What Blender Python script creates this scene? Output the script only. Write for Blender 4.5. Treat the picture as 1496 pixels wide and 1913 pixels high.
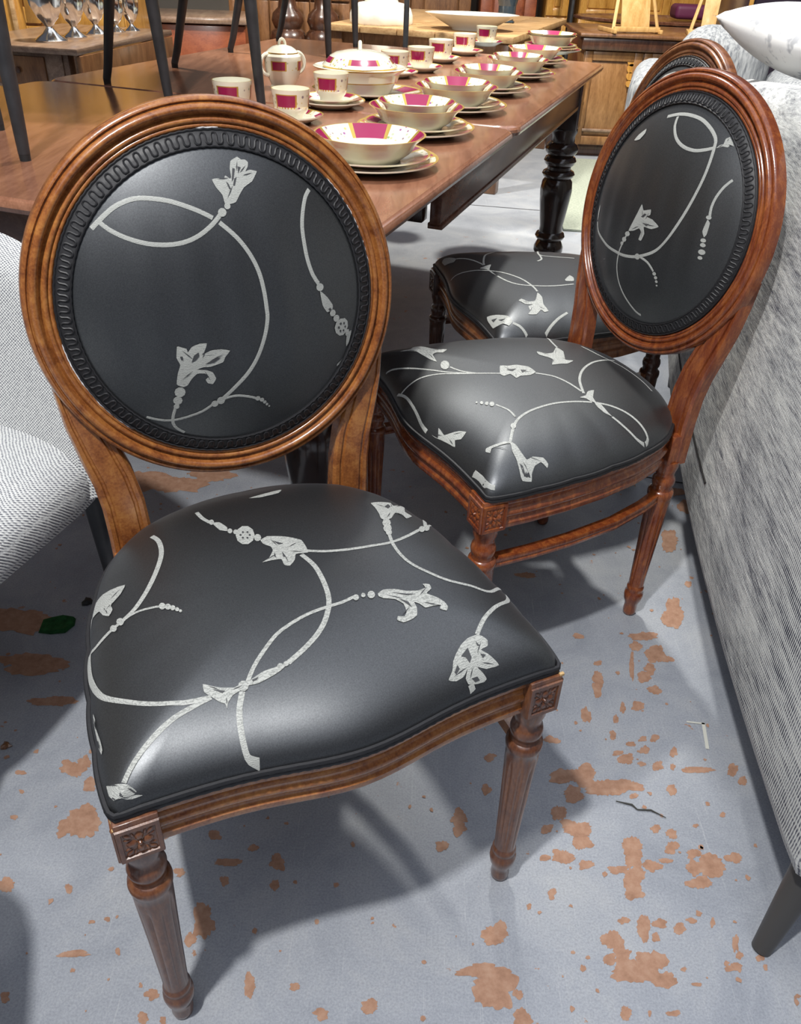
import bpy, bmesh, math, random
from mathutils import Vector, Matrix
from mathutils.geometry import tessellate_polygon

for o in list(bpy.data.objects):
    bpy.data.objects.remove(o, do_unlink=True)
scene = bpy.context.scene
COL = scene.collection
PI = math.pi
random.seed(7)

# ------------------------------------------------------------------ camera
CAM_H, F_PX, PITCH, ROLL = 1.13, 1524.78, math.radians(35.111), math.radians(2.4907)
IW, IH = 1496, 1913
_fw = Vector((0, math.cos(PITCH), -math.sin(PITCH)))
_rt = Vector((1, 0, 0))
_up = _rt.cross(_fw)
CR = _rt * math.cos(ROLL) + _up * math.sin(ROLL)
CU = _up * math.cos(ROLL) - _rt * math.sin(ROLL)
CC = Vector((0, 0, CAM_H))
cd = bpy.data.cameras.new('camera')
cam = bpy.data.objects.new('camera', cd)
COL.objects.link(cam)
mw = Matrix((CR, CU, -_fw)).transposed().to_4x4()
mw.translation = CC
cam.matrix_world = mw
cd.sensor_fit = 'HORIZONTAL'
cd.sensor_width = 36.0
cd.lens = 36.0 * F_PX / IW
cd.clip_start = 0.02
cd.clip_end = 60
scene.camera = cam

# ------------------------------------------------------------------ world and lamps
w = bpy.data.worlds.new('hall_ambient')
scene.world = w
w.use_nodes = True
w.node_tree.nodes['Background'].inputs[0].default_value = (0.76, 0.80, 1.0, 1)
w.node_tree.nodes['Background'].inputs[1].default_value = 0.11
def lamp(name, kind, loc, power, size, color=(1, 1, 1), target=None, spot=None):
    d = bpy.data.lights.new(name, kind)
    d.energy = power
    d.color = color
    if kind == 'AREA':
        d.shape = 'RECTANGLE'
        d.size, d.size_y = size
    else:
        d.shadow_soft_size = size
    if spot:
        d.spot_size = math.radians(spot)
        d.spot_blend = 0.5
    o = bpy.data.objects.new(name, d)
    COL.objects.link(o)
    o.location = loc
    if target is not None:
        o.rotation_euler = (Vector(target) - Vector(loc)).to_track_quat('-Z', 'Y').to_euler()
    return o
# track lamps of the show hall, then two added area fills
lamp('ceiling_spot_lamp', 'POINT', (-0.47, -0.04, 2.67), 228, 0.055, (1.0, 0.98, 0.95))
lamp('ceiling_spot_lamp', 'SPOT', (0.10, 2.75, 2.9), 270, 0.08, (1.0, 0.97, 0.90), (0.05, 2.55, 0.7), 70)
lamp('ceiling_spot_lamp', 'SPOT', (-1.0, 3.6, 3.0), 420, 0.08, (1.0, 0.95, 0.84), (-0.9, 4.6, 0.5), 95)
lamp('ceiling_spot_lamp', 'SPOT', (1.2, 4.4, 3.0), 470, 0.08, (1.0, 0.95, 0.84), (1.0, 5.3, 0.4), 100)
lamp('overhead_fill_light', 'AREA', (-0.2, -0.9, 3.3), 68, (4.0, 4.6), (0.84, 0.89, 1.0), (-0.2, -0.9, 0))  # added fill, softens front shadows and grades the satin backs
lamp('overhead_fill_light', 'AREA', (0.3, 3.6, 3.3), 52, (3.0, 4.4), (0.88, 0.92, 1.0), (0.3, 3.3, 0))  # added fill over the rear seats, table and floor

vs = scene.view_settings
vs.view_transform = 'Standard'
vs.look = 'None'
vs.gamma = 1.0
vs.use_curve_mapping = False
vs.exposure = 0.0

# ------------------------------------------------------------------ placing helpers
def ray(px, py):
    return _fw + CR * ((px - IW / 2) / F_PX) - CU * ((py - IH / 2) / F_PX)
def atz(px, py, z=0.0):
    d = ray(px, py)
    return CC + d * ((z - CAM_H) / d.z)
def at(px, py, Y):
    d = ray(px, py)
    return CC + d * (Y / d.y)

# ------------------------------------------------------------------ object helpers
def link(o, parent=None):
    COL.objects.link(o)
    if parent is not None:
        o.parent = parent
    return o
def thing(name, label, cat, loc=(0, 0, 0), rz=0.0, group=None):
    o = bpy.data.objects.new(name, None)
    o.empty_display_size = 0.05
    link(o)
    o.location = loc
    o.rotation_euler = (0, 0, rz)
    o['label'] = label
    o['category'] = cat
    if group:
        o['group'] = group
    return o
def tag(o, label=None, cat=None, group=None, kind=None):
    if label: o['label'] = label
    if cat: o['category'] = cat
    if group: o['group'] = group
    if kind: o['kind'] = kind
    return o
class MB:
    """collects geometry for one mesh object"""
    def __init__(s):
        s.v, s.f, s.m = [], [], []
    def add(s, v, f, mi=0):
        b = len(s.v)
        s.v += [tuple(p) for p in v]
        for k, q in enumerate(f):
            s.f.append(tuple(b + i for i in q))
            s.m.append(mi[k] if isinstance(mi, list) else mi)
        return s
    def box(s, c, size, rz=0.0, bev=0.0, rot=None, mi=0):
        bm = bmesh.new()
        bmesh.ops.create_cube(bm, size=1.0)
        bmesh.ops.scale(bm, vec=Vector(size), verts=bm.verts)
        if bev > 0:
            bmesh.ops.bevel(bm, geom=list(bm.edges), offset=min(bev, min(size) * 0.45), segments=2, affect='EDGES', profile=0.5)
        M = Matrix.Translation(Vector(c)) @ (rot if rot is not None else Matrix.Rotation(rz, 4, 'Z'))
        bm.transform(M)
        bm.verts.index_update()
        s.add([v.co[:] for v in bm.verts], [[v.index for v in f.verts] for f in bm.faces], mi)
        bm.free()
        return s
    def bar(s, a, b, wdt, thk, bev=0.0, mi=0):
        a, b = Vector(a), Vector(b)
        d = b - a
        rot = d.to_track_quat('Z', 'Y').to_matrix().to_4x4()
        return s.box((a + b) / 2, (wdt, thk, d.length), bev=bev, rot=rot, mi=mi)
    def lathe(s, prof, seg=32, c=(0, 0, 0), sx=1.0, sy=1.0, M=None, mfun=None, rfun=None, cap=True):
        v, f, mm = [], [], []
        n = len(prof)
        for i, (r, z) in enumerate(prof):
            for j in range(seg):
                a = 2 * PI * j / seg
                rr = r * (rfun(i, a, z) if rfun else 1.0)
                v.append(Vector((rr * math.cos(a) * sx, rr * math.sin(a) * sy, z)))
        for i in range(n - 1):
            for j in range(seg):
                k = (j + 1) % seg
                f.append((i * seg + j, i * seg + k, (i + 1) * seg + k, (i + 1) * seg + j))
                mm.append(mfun(i, (j + 0.5) / seg) if mfun else 0)
        if cap:
            if prof[0][0] > 1e-6:
                f.append(tuple(range(seg - 1, -1, -1))); mm.append(0)
            if prof[-1][0] > 1e-6:
                f.append(tuple((n - 1) * seg + j for j in range(seg))); mm.append(0)
        if M is not None:
            v = [M @ p for p in v]
        v = [(p.x + c[0], p.y + c[1], p.z + c[2]) for p in v]
        return s.add(v, f, mm)
    def tube(s, path, r, seg=8, closed=False, mi=0, flat=1.0):
        P = [Vector(p) for p in path]
        n = len(P)
        R = r if isinstance(r, (list, tuple)) else [r] * n
        v, f = [], []
        prev = None
        for i in range(n):
            if closed:
                t = P[(i + 1) % n] - P[i - 1]
            else:
                t = P[min(i + 1, n - 1)] - P[max(i - 1, 0)]
            t.normalize()
            if prev is None:
                u = t.cross(Vector((0, 0, 1)))
                if u.length < 1e-3:
                    u = t.cross(Vector((0, 1, 0)))
            else:
                u = prev - t * prev.dot(t)
            u.normalize()
            prev = u
            b = t.cross(u)
            for j in range(seg):
                a = 2 * PI * j / seg
                v.append(P[i] + u * (R[i] * math.cos(a)) + b * (R[i] * flat * math.sin(a)))
        m = n if closed else n - 1
        for i in range(m):
            for j in range(seg):
                k = (j + 1) % seg
                i2 = (i + 1) % n
                f.append((i * seg + j, i * seg + k, i2 * seg + k, i2 * seg + j))
        if not closed:
            f.append(tuple(range(seg - 1, -1, -1)))
            f.append(tuple((n - 1) * seg + j for j in range(seg)))
        return s.add(v, f, mi)
    def build(s, name, mats, parent=None, smooth=True, ang=40):
        me = bpy.data.meshes.new(name)
        me.from_pydata(s.v, [], s.f)
        ms = mats if isinstance(mats, (list, tuple)) else [mats]
        for m in ms:
            me.materials.append(m)
        me.polygons.foreach_set('material_index', s.m)
        bm = bmesh.new()
        bm.from_mesh(me)
        bmesh.ops.recalc_face_normals(bm, faces=bm.faces)
        bm.to_mesh(me)
        bm.free()
        if smooth:
            me.polygons.foreach_set('use_smooth', [True] * len(me.polygons))
            me.set_sharp_from_angle(angle=math.radians(ang))
        me.update()
        return link(bpy.data.objects.new(name, me), parent)
def copy_tree(o, parent=None):
    c = o.copy()
    COL.objects.link(c)
    c.parent = parent
    for ch in list(o.children):
        copy_tree(ch, c)
    return c

# ------------------------------------------------------------------ materials
def new_mat(name):
    m = bpy.data.materials.new(name)
    m.use_nodes = True
    nt = m.node_tree
    return m, nt, nt.nodes['Principled BSDF']
def N(nt, t, **kw):
    n = nt.nodes.new(t)
    for k, v in kw.items():
        setattr(n, k, v)
    return n
def ramp(nt, fac, stops):
    r = N(nt, 'ShaderNodeValToRGB')
    els = r.color_ramp.elements
    while len(els) < len(stops):
        els.new(0.5)
    for e, (p, c) in zip(els, stops):
        e.position = p
        e.color = (*c, 1) if len(c) == 3 else c
    nt.links.new(fac, r.inputs[0])
    return r.outputs[0]
def coords(nt, scale=(1, 1, 1), rot=(0, 0, 0), kind='Object'):
    tc = N(nt, 'ShaderNodeTexCoord')
    mp = N(nt, 'ShaderNodeMapping')
    mp.inputs['Scale'].default_value = scale
    mp.inputs['Rotation'].default_value = rot
    nt.links.new(tc.outputs[kind], mp.inputs[0])
    return mp.outputs[0]
def noise(nt, vec, scale, detail=4, rough=0.55, dist=0.0):
    n = N(nt, 'ShaderNodeTexNoise')
    n.inputs['Scale'].default_value = scale
    n.inputs['Detail'].default_value = detail
    n.inputs['Roughness'].default_value = rough
    n.inputs['Distortion'].default_value = dist
    nt.links.new(vec, n.inputs['Vector'])
    return n.outputs['Fac']
def bump(nt, bsdf, h, strength=0.3, dist=0.002):
    b = N(nt, 'ShaderNodeBump')
    b.inputs['Strength'].default_value = strength
    b.inputs['Distance'].default_value = dist
    nt.links.new(h, b.inputs['Height'])
    nt.links.new(b.outputs[0], bsdf.inputs['Normal'])
def plain(name, col, rough=0.5, metal=0.0, spec=0.5, coat=0.0, var=0.0, vscale=8.0):
    m, nt, b = new_mat(name)
    b.inputs['Base Color'].default_value = (*col, 1)
    b.inputs['Roughness'].default_value = rough
    b.inputs['Metallic'].default_value = metal
    b.inputs['Specular IOR Level'].default_value = spec
    b.inputs['Coat Weight'].default_value = coat
    b.inputs['Coat Roughness'].default_value = 0.12
    if var > 0:
        f = noise(nt, coords(nt), vscale, 5)
        c = ramp(nt, f, [(0.3, tuple(x * (1 - var) for x in col)), (0.7, tuple(min(1, x * (1 + var)) for x in col))])
        nt.links.new(c, b.inputs['Base Color'])
    return m
def wood(name, dark, mid, light, rough=0.3, coat=0.4, scale=(6, 6, 1.2), nscale=6.0, rot=(0, 0, 0), bmp=0.12):
    m, nt, b = new_mat(name)
    v = coords(nt, scale, rot)
    f = noise(nt, v, nscale, 6, 0.6, 0.6)
    g = noise(nt, coords(nt, tuple(s * 4 for s in scale), rot), nscale * 2, 3, 0.6)
    mx = N(nt, 'ShaderNodeMath', operation='MULTIPLY_ADD')
    nt.links.new(g, mx.inputs[0]); mx.inputs[1].default_value = 0.35
    ad = N(nt, 'ShaderNodeMath', operation='MULTIPLY')
    nt.links.new(f, ad.inputs[0]); ad.inputs[1].default_value = 0.75
    nt.links.new(ad.outputs[0], mx.inputs[2])
    nt.links.new(ramp(nt, mx.outputs[0], [(0.36, dark), (0.53, mid), (0.70, light)]), b.inputs['Base Color'])
    b.inputs['Roughness'].default_value = rough
    b.inputs['Coat Weight'].default_value = coat
    b.inputs['Coat Roughness'].default_value = 0.15
    bump(nt, b, g, bmp, 0.001)
    return m
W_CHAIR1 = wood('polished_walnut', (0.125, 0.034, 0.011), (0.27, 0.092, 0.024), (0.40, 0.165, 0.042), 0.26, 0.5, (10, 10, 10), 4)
W_CHAIR2 = wood('polished_red_mahogany', (0.12, 0.022, 0.009), (0.20, 0.048, 0.014), (0.33, 0.100, 0.024), 0.22, 0.6, (18, 18, 5), 5)
W_CHAIR3 = wood('polished_brown_mahogany', (0.055, 0.018, 0.009), (0.180, 0.062, 0.022), (0.30, 0.13, 0.05), 0.28, 0.5, (9, 9, 4), 6)
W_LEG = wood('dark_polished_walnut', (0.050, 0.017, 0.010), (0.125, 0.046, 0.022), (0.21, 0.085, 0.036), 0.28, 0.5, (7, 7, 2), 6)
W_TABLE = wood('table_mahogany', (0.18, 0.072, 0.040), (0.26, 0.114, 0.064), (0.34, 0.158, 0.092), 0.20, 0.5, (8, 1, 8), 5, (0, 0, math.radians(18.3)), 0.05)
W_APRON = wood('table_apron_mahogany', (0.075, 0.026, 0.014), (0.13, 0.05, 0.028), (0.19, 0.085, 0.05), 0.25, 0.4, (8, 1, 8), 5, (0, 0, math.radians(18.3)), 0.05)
W_BLACK = wood('ebonised_leg', (0.010, 0.006, 0.004), (0.022, 0.011, 0.008), (0.040, 0.020, 0.013), 0.16, 0.6)
W_OAK = wood('golden_oak', (0.30, 0.13, 0.022), (0.48, 0.23, 0.045), (0.62, 0.33, 0.08), 0.35, 0.3, (5, 5, 1), 5)
W_RED = wood('red_mahogany_chest', (0.13, 0.030, 0.012), (0.22, 0.055, 0.020), (0.28, 0.08, 0.03), 0.35, 0.3, (2, 2, 4), 5)
W_BROWN = wood('brown_walnut', (0.085, 0.036, 0.015), (0.17, 0.075, 0.03), (0.25, 0.12, 0.05), 0.32, 0.4, (5, 5, 1), 5)
W_MID = wood('mid_brown_oak', (0.14, 0.06, 0.02), (0.25, 0.12, 0.042), (0.34, 0.175, 0.068), 0.35, 0.3, (5, 5, 1), 5)
W_DARK = wood('dark_walnut', (0.030, 0.012, 0.007), (0.06, 0.024, 0.013), (0.10, 0.042, 0.022), 0.26, 0.5, (5, 5, 1), 5)
W_PINE = wood('worn_pine', (0.26, 0.14, 0.055), (0.42, 0.25, 0.11), (0.55, 0.36, 0.18), 0.5, 0.1, (1.5, 6, 6), 5)
W_EASEL = wood('beech_easel', (0.46, 0.25, 0.08), (0.60, 0.36, 0.13), (0.70, 0.46, 0.20), 0.45, 0.1, (5, 5, 1), 5)
W_GREYBROWN = wood('grey_brown_table', (0.14, 0.085, 0.055), (0.22, 0.14, 0.095), (0.32, 0.22, 0.15), 0.3, 0.4, (5, 1, 5), 5)
W_BARE = plain('bare_wood', (0.55, 0.36, 0.16), 0.7)
BLACK_METAL = plain('black_metal', (0.030, 0.031, 0.034), 0.42, 0.0, 0.5, 0.0, 0.3, 30)
BLACK_RUBBER = plain('black_rubber', (0.015, 0.016, 0.017), 0.6)
GAP = plain('dark_gap', (0.006, 0.005, 0.005), 0.9)
SILVER = plain('polished_silver', (0.86, 0.84, 0.80), 0.12, 1.0)
CREAM = plain('cream_china', (0.80, 0.77, 0.62), 0.16, 0, 0.5, 0.6)
MAROON = plain('maroon_glaze', (0.30, 0.008, 0.075), 0.18, 0, 0.5, 0.6)
GOLD = plain('gilt_line', (0.62, 0.42, 0.10), 0.28, 0.6)
WHITE_CHINA = plain('white_china', (0.80, 0.78, 0.70), 0.2, 0, 0.5, 0.4)
def floral():
    m, nt, b = new_mat('painted_flowers')
    vo = N(nt, 'ShaderNodeTexVoronoi')
    vo.inputs['Scale'].default_value = 95
    nt.links.new(coords(nt), vo.inputs['Vector'])
    msk = ramp(nt, vo.outputs['Distance'], [(0.22, (1, 1, 1)), (0.34, (0, 0, 0))])
    hs = N(nt, 'ShaderNodeSeparateColor')
    nt.links.new(vo.outputs['Color'], hs.inputs[0])
    cc = ramp(nt, hs.outputs[0], [(0.15, (0.30, 0.10, 0.28)), (0.4, (0.22, 0.36, 0.16)), (0.6, (0.62, 0.45, 0.12)), (0.85, (0.45, 0.50, 0.36))])
    mx = N(nt, 'ShaderNodeMix', data_type='RGBA')
    nt.links.new(msk, mx.inputs[0])
    mx.inputs[6].default_value = (0.78, 0.74, 0.58, 1)
    nt.links.new(cc, mx.inputs[7])
    nt.links.new(mx.outputs[2], b.inputs['Base Color'])
    b.inputs['Roughness'].default_value = 0.16
    b.inputs['Coat Weight'].default_value = 0.6
    return m
FLORAL = floral()
CHINA = [CREAM, MAROON, GOLD, FLORAL]
def satin():
    m, nt, b = new_mat('black_satin')
    b.inputs['Base Color'].default_value = (0.112, 0.116, 0.122, 1)
    b.inputs['Metallic'].default_value = 0.96
    b.inputs['Roughness'].default_value = 0.45
    b.inputs['Sheen Weight'].default_value = 0.04
    b.inputs['Sheen Roughness'].default_value = 0.45
    b.inputs['Sheen Tint'].default_value = (0.85, 0.88, 0.95, 1)
    f = noise(nt, coords(nt), 2200, 1)
    bump(nt, b, f, 0.12, 0.0002)
    g = noise(nt, coords(nt), 700, 3, 0.7)
    nt.links.new(ramp(nt, g, [(0.3, (0.092, 0.096, 0.100)), (0.7, (0.140, 0.146, 0.152))]), b.inputs['Base Color'])
    return m
SATIN = satin()
def silver_thread():
    m, nt, b = new_mat('silver_thread')
    wv = N(nt, 'ShaderNodeTexWave', wave_type='RINGS')
    wv.inputs['Scale'].default_value = 210
    wv.inputs['Distortion'].default_value = 9
    wv.inputs['Detail'].default_value = 2
    wv.inputs['Detail Scale'].default_value = 1.2
    nt.links.new(coords(nt, (1, 1, 1)), wv.inputs['Vector'])
    nt.links.new(ramp(nt, wv.outputs['Fac'], [(0.05, (0.26, 0.27, 0.25)), (0.4, (0.36, 0.37, 0.35)), (0.9, (0.43, 0.44, 0.41))]), b.inputs['Base Color'])
    b.inputs['Roughness'].default_value = 0.5
    b.inputs['Sheen Weight'].default_value = 0.2
    return m
THREAD = silver_thread()
THREAD_DARK = plain('black_satin_slit', (0.05, 0.052, 0.055), 0.5)
BRAID = plain('black_braid', (0.012, 0.012, 0.014), 0.55, 0, 0.6, 0, 0.3, 300)
LINT = plain('white_wadding', (0.7, 0.7, 0.72), 0.95, 0, 0.2, 0, 0.2, 200)
def tweed(name, ca, cb, sc, scale=(1, 1, 1), thr=(0.42, 0.58), big=None):
    m, nt, b = new_mat(name)
    f = noise(nt, coords(nt, scale), sc, 3, 0.6)
    col = ramp(nt, f, [(thr[0], ca), (thr[1], cb)])
    if big:
        g = noise(nt, coords(nt, big), 5.0, 3)
        mx = N(nt, 'ShaderNodeMix', data_type='RGBA', blend_type='MULTIPLY')
        mx.inputs[0].default_value = 1.0
        nt.links.new(col, mx.inputs[6])
        nt.links.new(ramp(nt, g, [(0.3, (0.55, 0.55, 0.62)), (0.65, (1, 1, 0.98))]), mx.inputs[7])
        col = mx.outputs[2]
    nt.links.new(col, b.inputs['Base Color'])
    b.inputs['Roughness'].default_value = 0.9
    b.inputs['Specular IOR Level'].default_value = 0.15
    bump(nt, b, f, 0.5, 0.002)
    return m
EMB = {
 'b1': [
  ('s',6.5,[-1392,1006,-1256,1119,-1089,1230,-891,1291,-710,1284,-526,1248,-343,1181,-189,1108,-81,1044]),
  ('s',6.5,[-1299,1072,-1218,993,-1057,899,-848,826,-643,799,-445,813,-254,876,-89,982,6,1069]),
  ('s',6.5,[-14,992,161,816,294,615,378,404,417,175,430,-56,428,-163,381,-357,271,-601,116,-822,-72,-1002,-236,-1129]),
  ('s',4.5,[-197,-1129,-332,-1173,-493,-1271,-701,-1331,-875,-1354,-1023,-1330,-1163,-1274]),
  ('s',4.5,[-237,-1132,-67,-1112,99,-1150,208,-1198]),
  ('b',0,[261,-1207,252,-1226,234,-1236,213,-1233,197,-1217,193,-1195,202,-1176,220,-1166,241,-1170,257,-1185]),
  ('b',0,[312,-1239,304,-1257,288,-1266,269,-1262,255,-1248,251,-1229,259,-1212,275,-1203,294,-1206,308,-1220]),
  ('b',0,[344,-1281,338,-1295,325,-1302,309,-1299,298,-1288,295,-1272,301,-1258,314,-1251,330,-1254,341,-1265]),
  ('b',0,[369,-1321,365,-1332,354,-1338,343,-1336,334,-1327,331,-1315,336,-1304,346,-1298,358,-1300,367,-1309]),
  ('b',0,[395,-1356,392,-1363,385,-1367,376,-1366,370,-1360,368,-1351,372,-1343,379,-1340,387,-1341,394,-1347]),
  ('b',0,[-288,-1185,-299,-1210,-323,-1223,-350,-1218,-370,-1198,-374,-1170,-363,-1145,-339,-1132,-312,-1136,-293,-1157]),
  ('b',0,[-200,-1151,-214,-1181,-242,-1196,-273,-1191,-296,-1167,-302,-1134,-288,-1105,-260,-1090,-229,-1095,-206,-1119]),
  ('s',5,[-799,-1140,-847,-1283,-858,-1399,-816,-1489,-729,-1566]),
  ('b',0,[-671,-966,-689,-1005,-726,-1025,-767,-1018,-796,-987,-802,-944,-784,-906,-747,-886,-707,-893,-677,-923]),
  ('b',0,[-719,-1077,-735,-1111,-766,-1127,-800,-1121,-825,-1095,-830,-1058,-814,-1025,-783,-1009,-749,-1015,-725,-1041]),
  ('b',0,[-763,-1156,-772,-1176,-792,-1187,-813,-1183,-829,-1166,-832,-1143,-822,-1123,-803,-1112,-781,-1116,-766,-1133]),
  ('p',0,[-765,-844,-735,-701,-693,-598,-726,-503,-702,-363,-652,-379,-595,-405,-585,-451,-532,-387,-440,-355,-353,-362,-392,-461,-433,-501,-312,-455,-187,-463,-80,-497,-147,-570,-181,-629,-339,-661,-428,-657,-502,-682,-398,-698,-322,-738,-288,-827,-333,-896,-394,-876,-415,-826,-373,-786,-421,-741,-510,-737,-581,-800,-636,-875,-692,-893]),
  ('k',0,[-559,-582,-521,-497,-463,-460,-460,-506,-502,-554]),
  ('k',0,[-405,-623,-291,-567,-200,-562,-296,-612]),
  ('k',0,[-686,-491,-652,-496,-650,-541,-675,-537]),
  ('s',6.5,[1168,1244,1101,1172,1040,1030,999,852,1001,650,1023,459,1075,279,1143,165]),
  ('b',0,[1212,112,1200,84,1172,69,1139,73,1114,94,1106,124,1118,152,1146,168,1179,164,1204,143]),
  ('p',0,[1156,71,1256,-22,1336,-141,1322,-205,1243,-213,1181,-114]),
  ('k',0,[1261,-179,1289,-164,1313,-191,1286,-209]),
  ('b',0,[1377,-249,1366,-274,1342,-287,1312,-283,1290,-264,1283,-237,1293,-212,1318,-199,1347,-202,1369,-221]),
  ('b',0,[1434,-331,1423,-357,1397,-371,1366,-367,1343,-347,1335,-318,1346,-292,1372,-278,1402,-282,1426,-302]),
  ('b',0,[1571,-470,1545,-537,1495,-578,1432,-574,1373,-522,1353,-447,1381,-380,1447,-344,1520,-353,1564,-400]),
  ('b',0,[1589,-559,1579,-586,1562,-603,1544,-604,1531,-587,1529,-560,1540,-532,1559,-515,1578,-515,1589,-532]),
  ('p',0,[1552,-609,1589,-555,1633,-550,1591,-700,1552,-755,1541,-703]),
  ('p',0,[1397,-977,1458,-944,1485,-915,1431,-992,1399,-1007]),
  ('k',0,[1538,-468,1530,-482,1517,-481,1511,-466,1520,-452,1533,-453]),
  ('k',0,[1510,-515,1502,-529,1488,-528,1482,-513,1491,-499,1505,-500]),
  ('k',0,[1462,-511,1453,-524,1437,-523,1429,-507,1439,-493,1455,-495]),
  ('k',0,[1438,-458,1429,-472,1411,-470,1403,-454,1412,-440,1430,-443]),
  ('k',0,[1470,-413,1461,-427,1443,-425,1435,-409,1445,-395,1463,-397]),
  ('k',0,[1521,-419,1512,-432,1498,-431,1491,-416,1500,-402,1515,-403]),
  ('p',0,[85,1181,72,1276,16,1357,-15,1442,69,1448,117,1434,146,1471,192,1437,210,1451,212,1538,237,1613,279,1635,327,1652,366,1621,413,1618,442,1589,428,1543,391,1498,443,1512,528,1490,487,1434,448,1390,340,1335,272,1262,213,1188,143,1174]),
  ('b',0,[144,1153,135,1134,115,1123,92,1124,75,1138,71,1159,80,1178,100,1190,123,1188,140,1174]),
  ('b',0,[86,1092,73,1065,46,1050,15,1052,-8,1071,-14,1099,-1,1126,26,1141,57,1139,80,1120]),
  ('k',0,[242,1542,270,1534,233,1435,206,1406]),
  ('k',0,[307,1555,342,1546,298,1484]),
  ('k',0,[139,1410,161,1393,184,1330,162,1332]),
  ('k',0,[242,1434,272,1448,234,1365,214,1367]),
 ],
 's1': [
  ('s',8,[-1394,3520,-1341,3325,-1358,3038,-1460,2754,-1637,2425,-1826,2190,-2001,2078]),
  ('s',7,[-2001,2078,-2167,2027,-2340,1966,-2418,1983,-2451,1783,-2452,1511,-2369,1141,-2145,853,-1940,670,-1694,543,-1492,509,-1368,500]),
  ('s',4.5,[-2001,2078,-1840,2106,-1670,2071,-1567,2033]),
  ('b',0,[-1984,2042,-1998,2011,-2021,2006,-2045,2029,-2061,2073,-2062,2121,-2049,2154,-2025,2158,-2001,2132,-1985,2088]),
  ('b',0,[-2074,1999,-2086,1971,-2106,1969,-2128,1992,-2142,2033,-2144,2077,-2132,2105,-2111,2106,-2089,2081,-2075,2040]),
  ('b',0,[-1513,1996,-1527,1966,-1548,1956,-1570,1969,-1583,2001,-1583,2039,-1570,2070,-1548,2080,-1526,2066,-1513,2034]),
  ('b',0,[-1460,1954,-1473,1927,-1492,1918,-1511,1929,-1523,1957,-1523,1991,-1511,2018,-1491,2027,-1472,2015,-1460,1987]),
  ('b',0,[-1420,1909,-1430,1886,-1447,1878,-1464,1887,-1474,1911,-1474,1940,-1463,1964,-1446,1972,-1429,1962,-1419,1938]),
  ('b',0,[-1386,1863,-1394,1845,-1408,1838,-1421,1845,-1429,1864,-1429,1886,-1420,1904,-1407,1911,-1394,1904,-1386,1885]),
  ('b',0,[-1362,1822,-1368,1809,-1378,1804,-1388,1809,-1394,1822,-1393,1839,-1387,1852,-1377,1857,-1368,1851,-1362,1838]),
  ('s',7,[-1368,500,-1563,457,-1768,400,-1980,289,-2156,171,-2270,79,-2349,0]),
  ('p',0,[-2500,5,-2505,118,-2468,70,-2397,22,-2339,-15,-2288,-49,-2258,-74,-2287,-86,-2359,-91,-2269,-91,-2213,-103,-2359,-103,-2467,-68]),
  ('k',0,[-2477,-44,-2469,-39,-2448,-71,-2456,-72]),
  ('k',0,[-2409,-73,-2394,-50,-2382,-88,-2330,-94,-2377,-94]),
  ('s',8,[-1053,458,-1133,293,-1171,151,-1190,-9,-1186,-110,-1149,-145,-1084,-173]),
  ('s',6,[-979,535,-857,700,-705,857,-498,1038,-288,1140,-86,1205,131,1236,362,1248,488,1279,540,1283]),
  ('s',8,[208,2258,284,1984,280,1639,226,1336,98,1084,-62,896,-270,744,-506,619]),
  ('p',0,[-503,631,-634,616,-782,609,-920,562,-989,504,-860,492,-694,527,-576,569]),
  ('b',0,[-563,589,-577,568,-599,560,-620,568,-632,589,-630,615,-616,637,-594,645,-573,637,-561,616]),
  ('b',0,[-503,605,-514,588,-531,581,-547,588,-557,604,-555,625,-544,642,-527,649,-511,642,-501,626]),
  ('b',0,[-975,494,-995,464,-1027,452,-1059,463,-1078,493,-1077,531,-1057,562,-1025,575,-994,564,-975,532]),
  ('k',0,[-923,551,-849,560,-877,534,-921,526]),
  ('p',0,[-982,525,-1022,562,-1113,525,-1258,576,-1343,629,-1407,671,-1417,573,-1359,497,-1301,422,-1253,385,-1249,332,-1223,386,-1155,449,-1068,474,-1004,486]),
  ('k',0,[-1336,580,-1215,519,-1249,503]),
  ('s',7,[-750,3779,-720,3561,-657,3398]),
  ('b',0,[-608,3371,-623,3336,-644,3320,-664,3330,-673,3363,-670,3405,-655,3442,-633,3458,-614,3447,-604,3414]),
  ('b',0,[-446,3061,-460,3032,-480,3018,-497,3027,-507,3053,-504,3088,-490,3118,-470,3132,-452,3123,-443,3096]),
  ('b',0,[-385,3010,-399,2981,-419,2968,-437,2976,-446,3002,-443,3036,-429,3066,-409,3079,-391,3071,-382,3045]),
  ('b',0,[-211,2857,-266,2750,-341,2702,-409,2731,-444,2825,-433,2953,-379,3066,-301,3118,-232,3087,-198,2986]),
  ('b',0,[-151,2774,-172,2733,-201,2715,-227,2726,-240,2762,-235,2809,-214,2850,-185,2869,-159,2858,-146,2821]),
  ('k',0,[-256,2876,-267,2861,-281,2867,-282,2887,-271,2902,-257,2896]),
  ('k',0,[-299,2828,-311,2814,-324,2820,-326,2840,-314,2854,-301,2848]),
  ('k',0,[-352,2851,-364,2837,-377,2842,-379,2862,-367,2877,-354,2871]),
  ('k',0,[-362,2922,-374,2907,-387,2913,-389,2933,-377,2948,-364,2942]),
  ('k',0,[-319,2970,-330,2956,-344,2961,-345,2982,-334,2997,-320,2991]),
  ('k',0,[-265,2947,-277,2932,-290,2938,-292,2959,-280,2974,-267,2968]),
  ('p',0,[-638,3371,-545,3338,-486,3176,-508,3090,-590,3158]),
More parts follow.
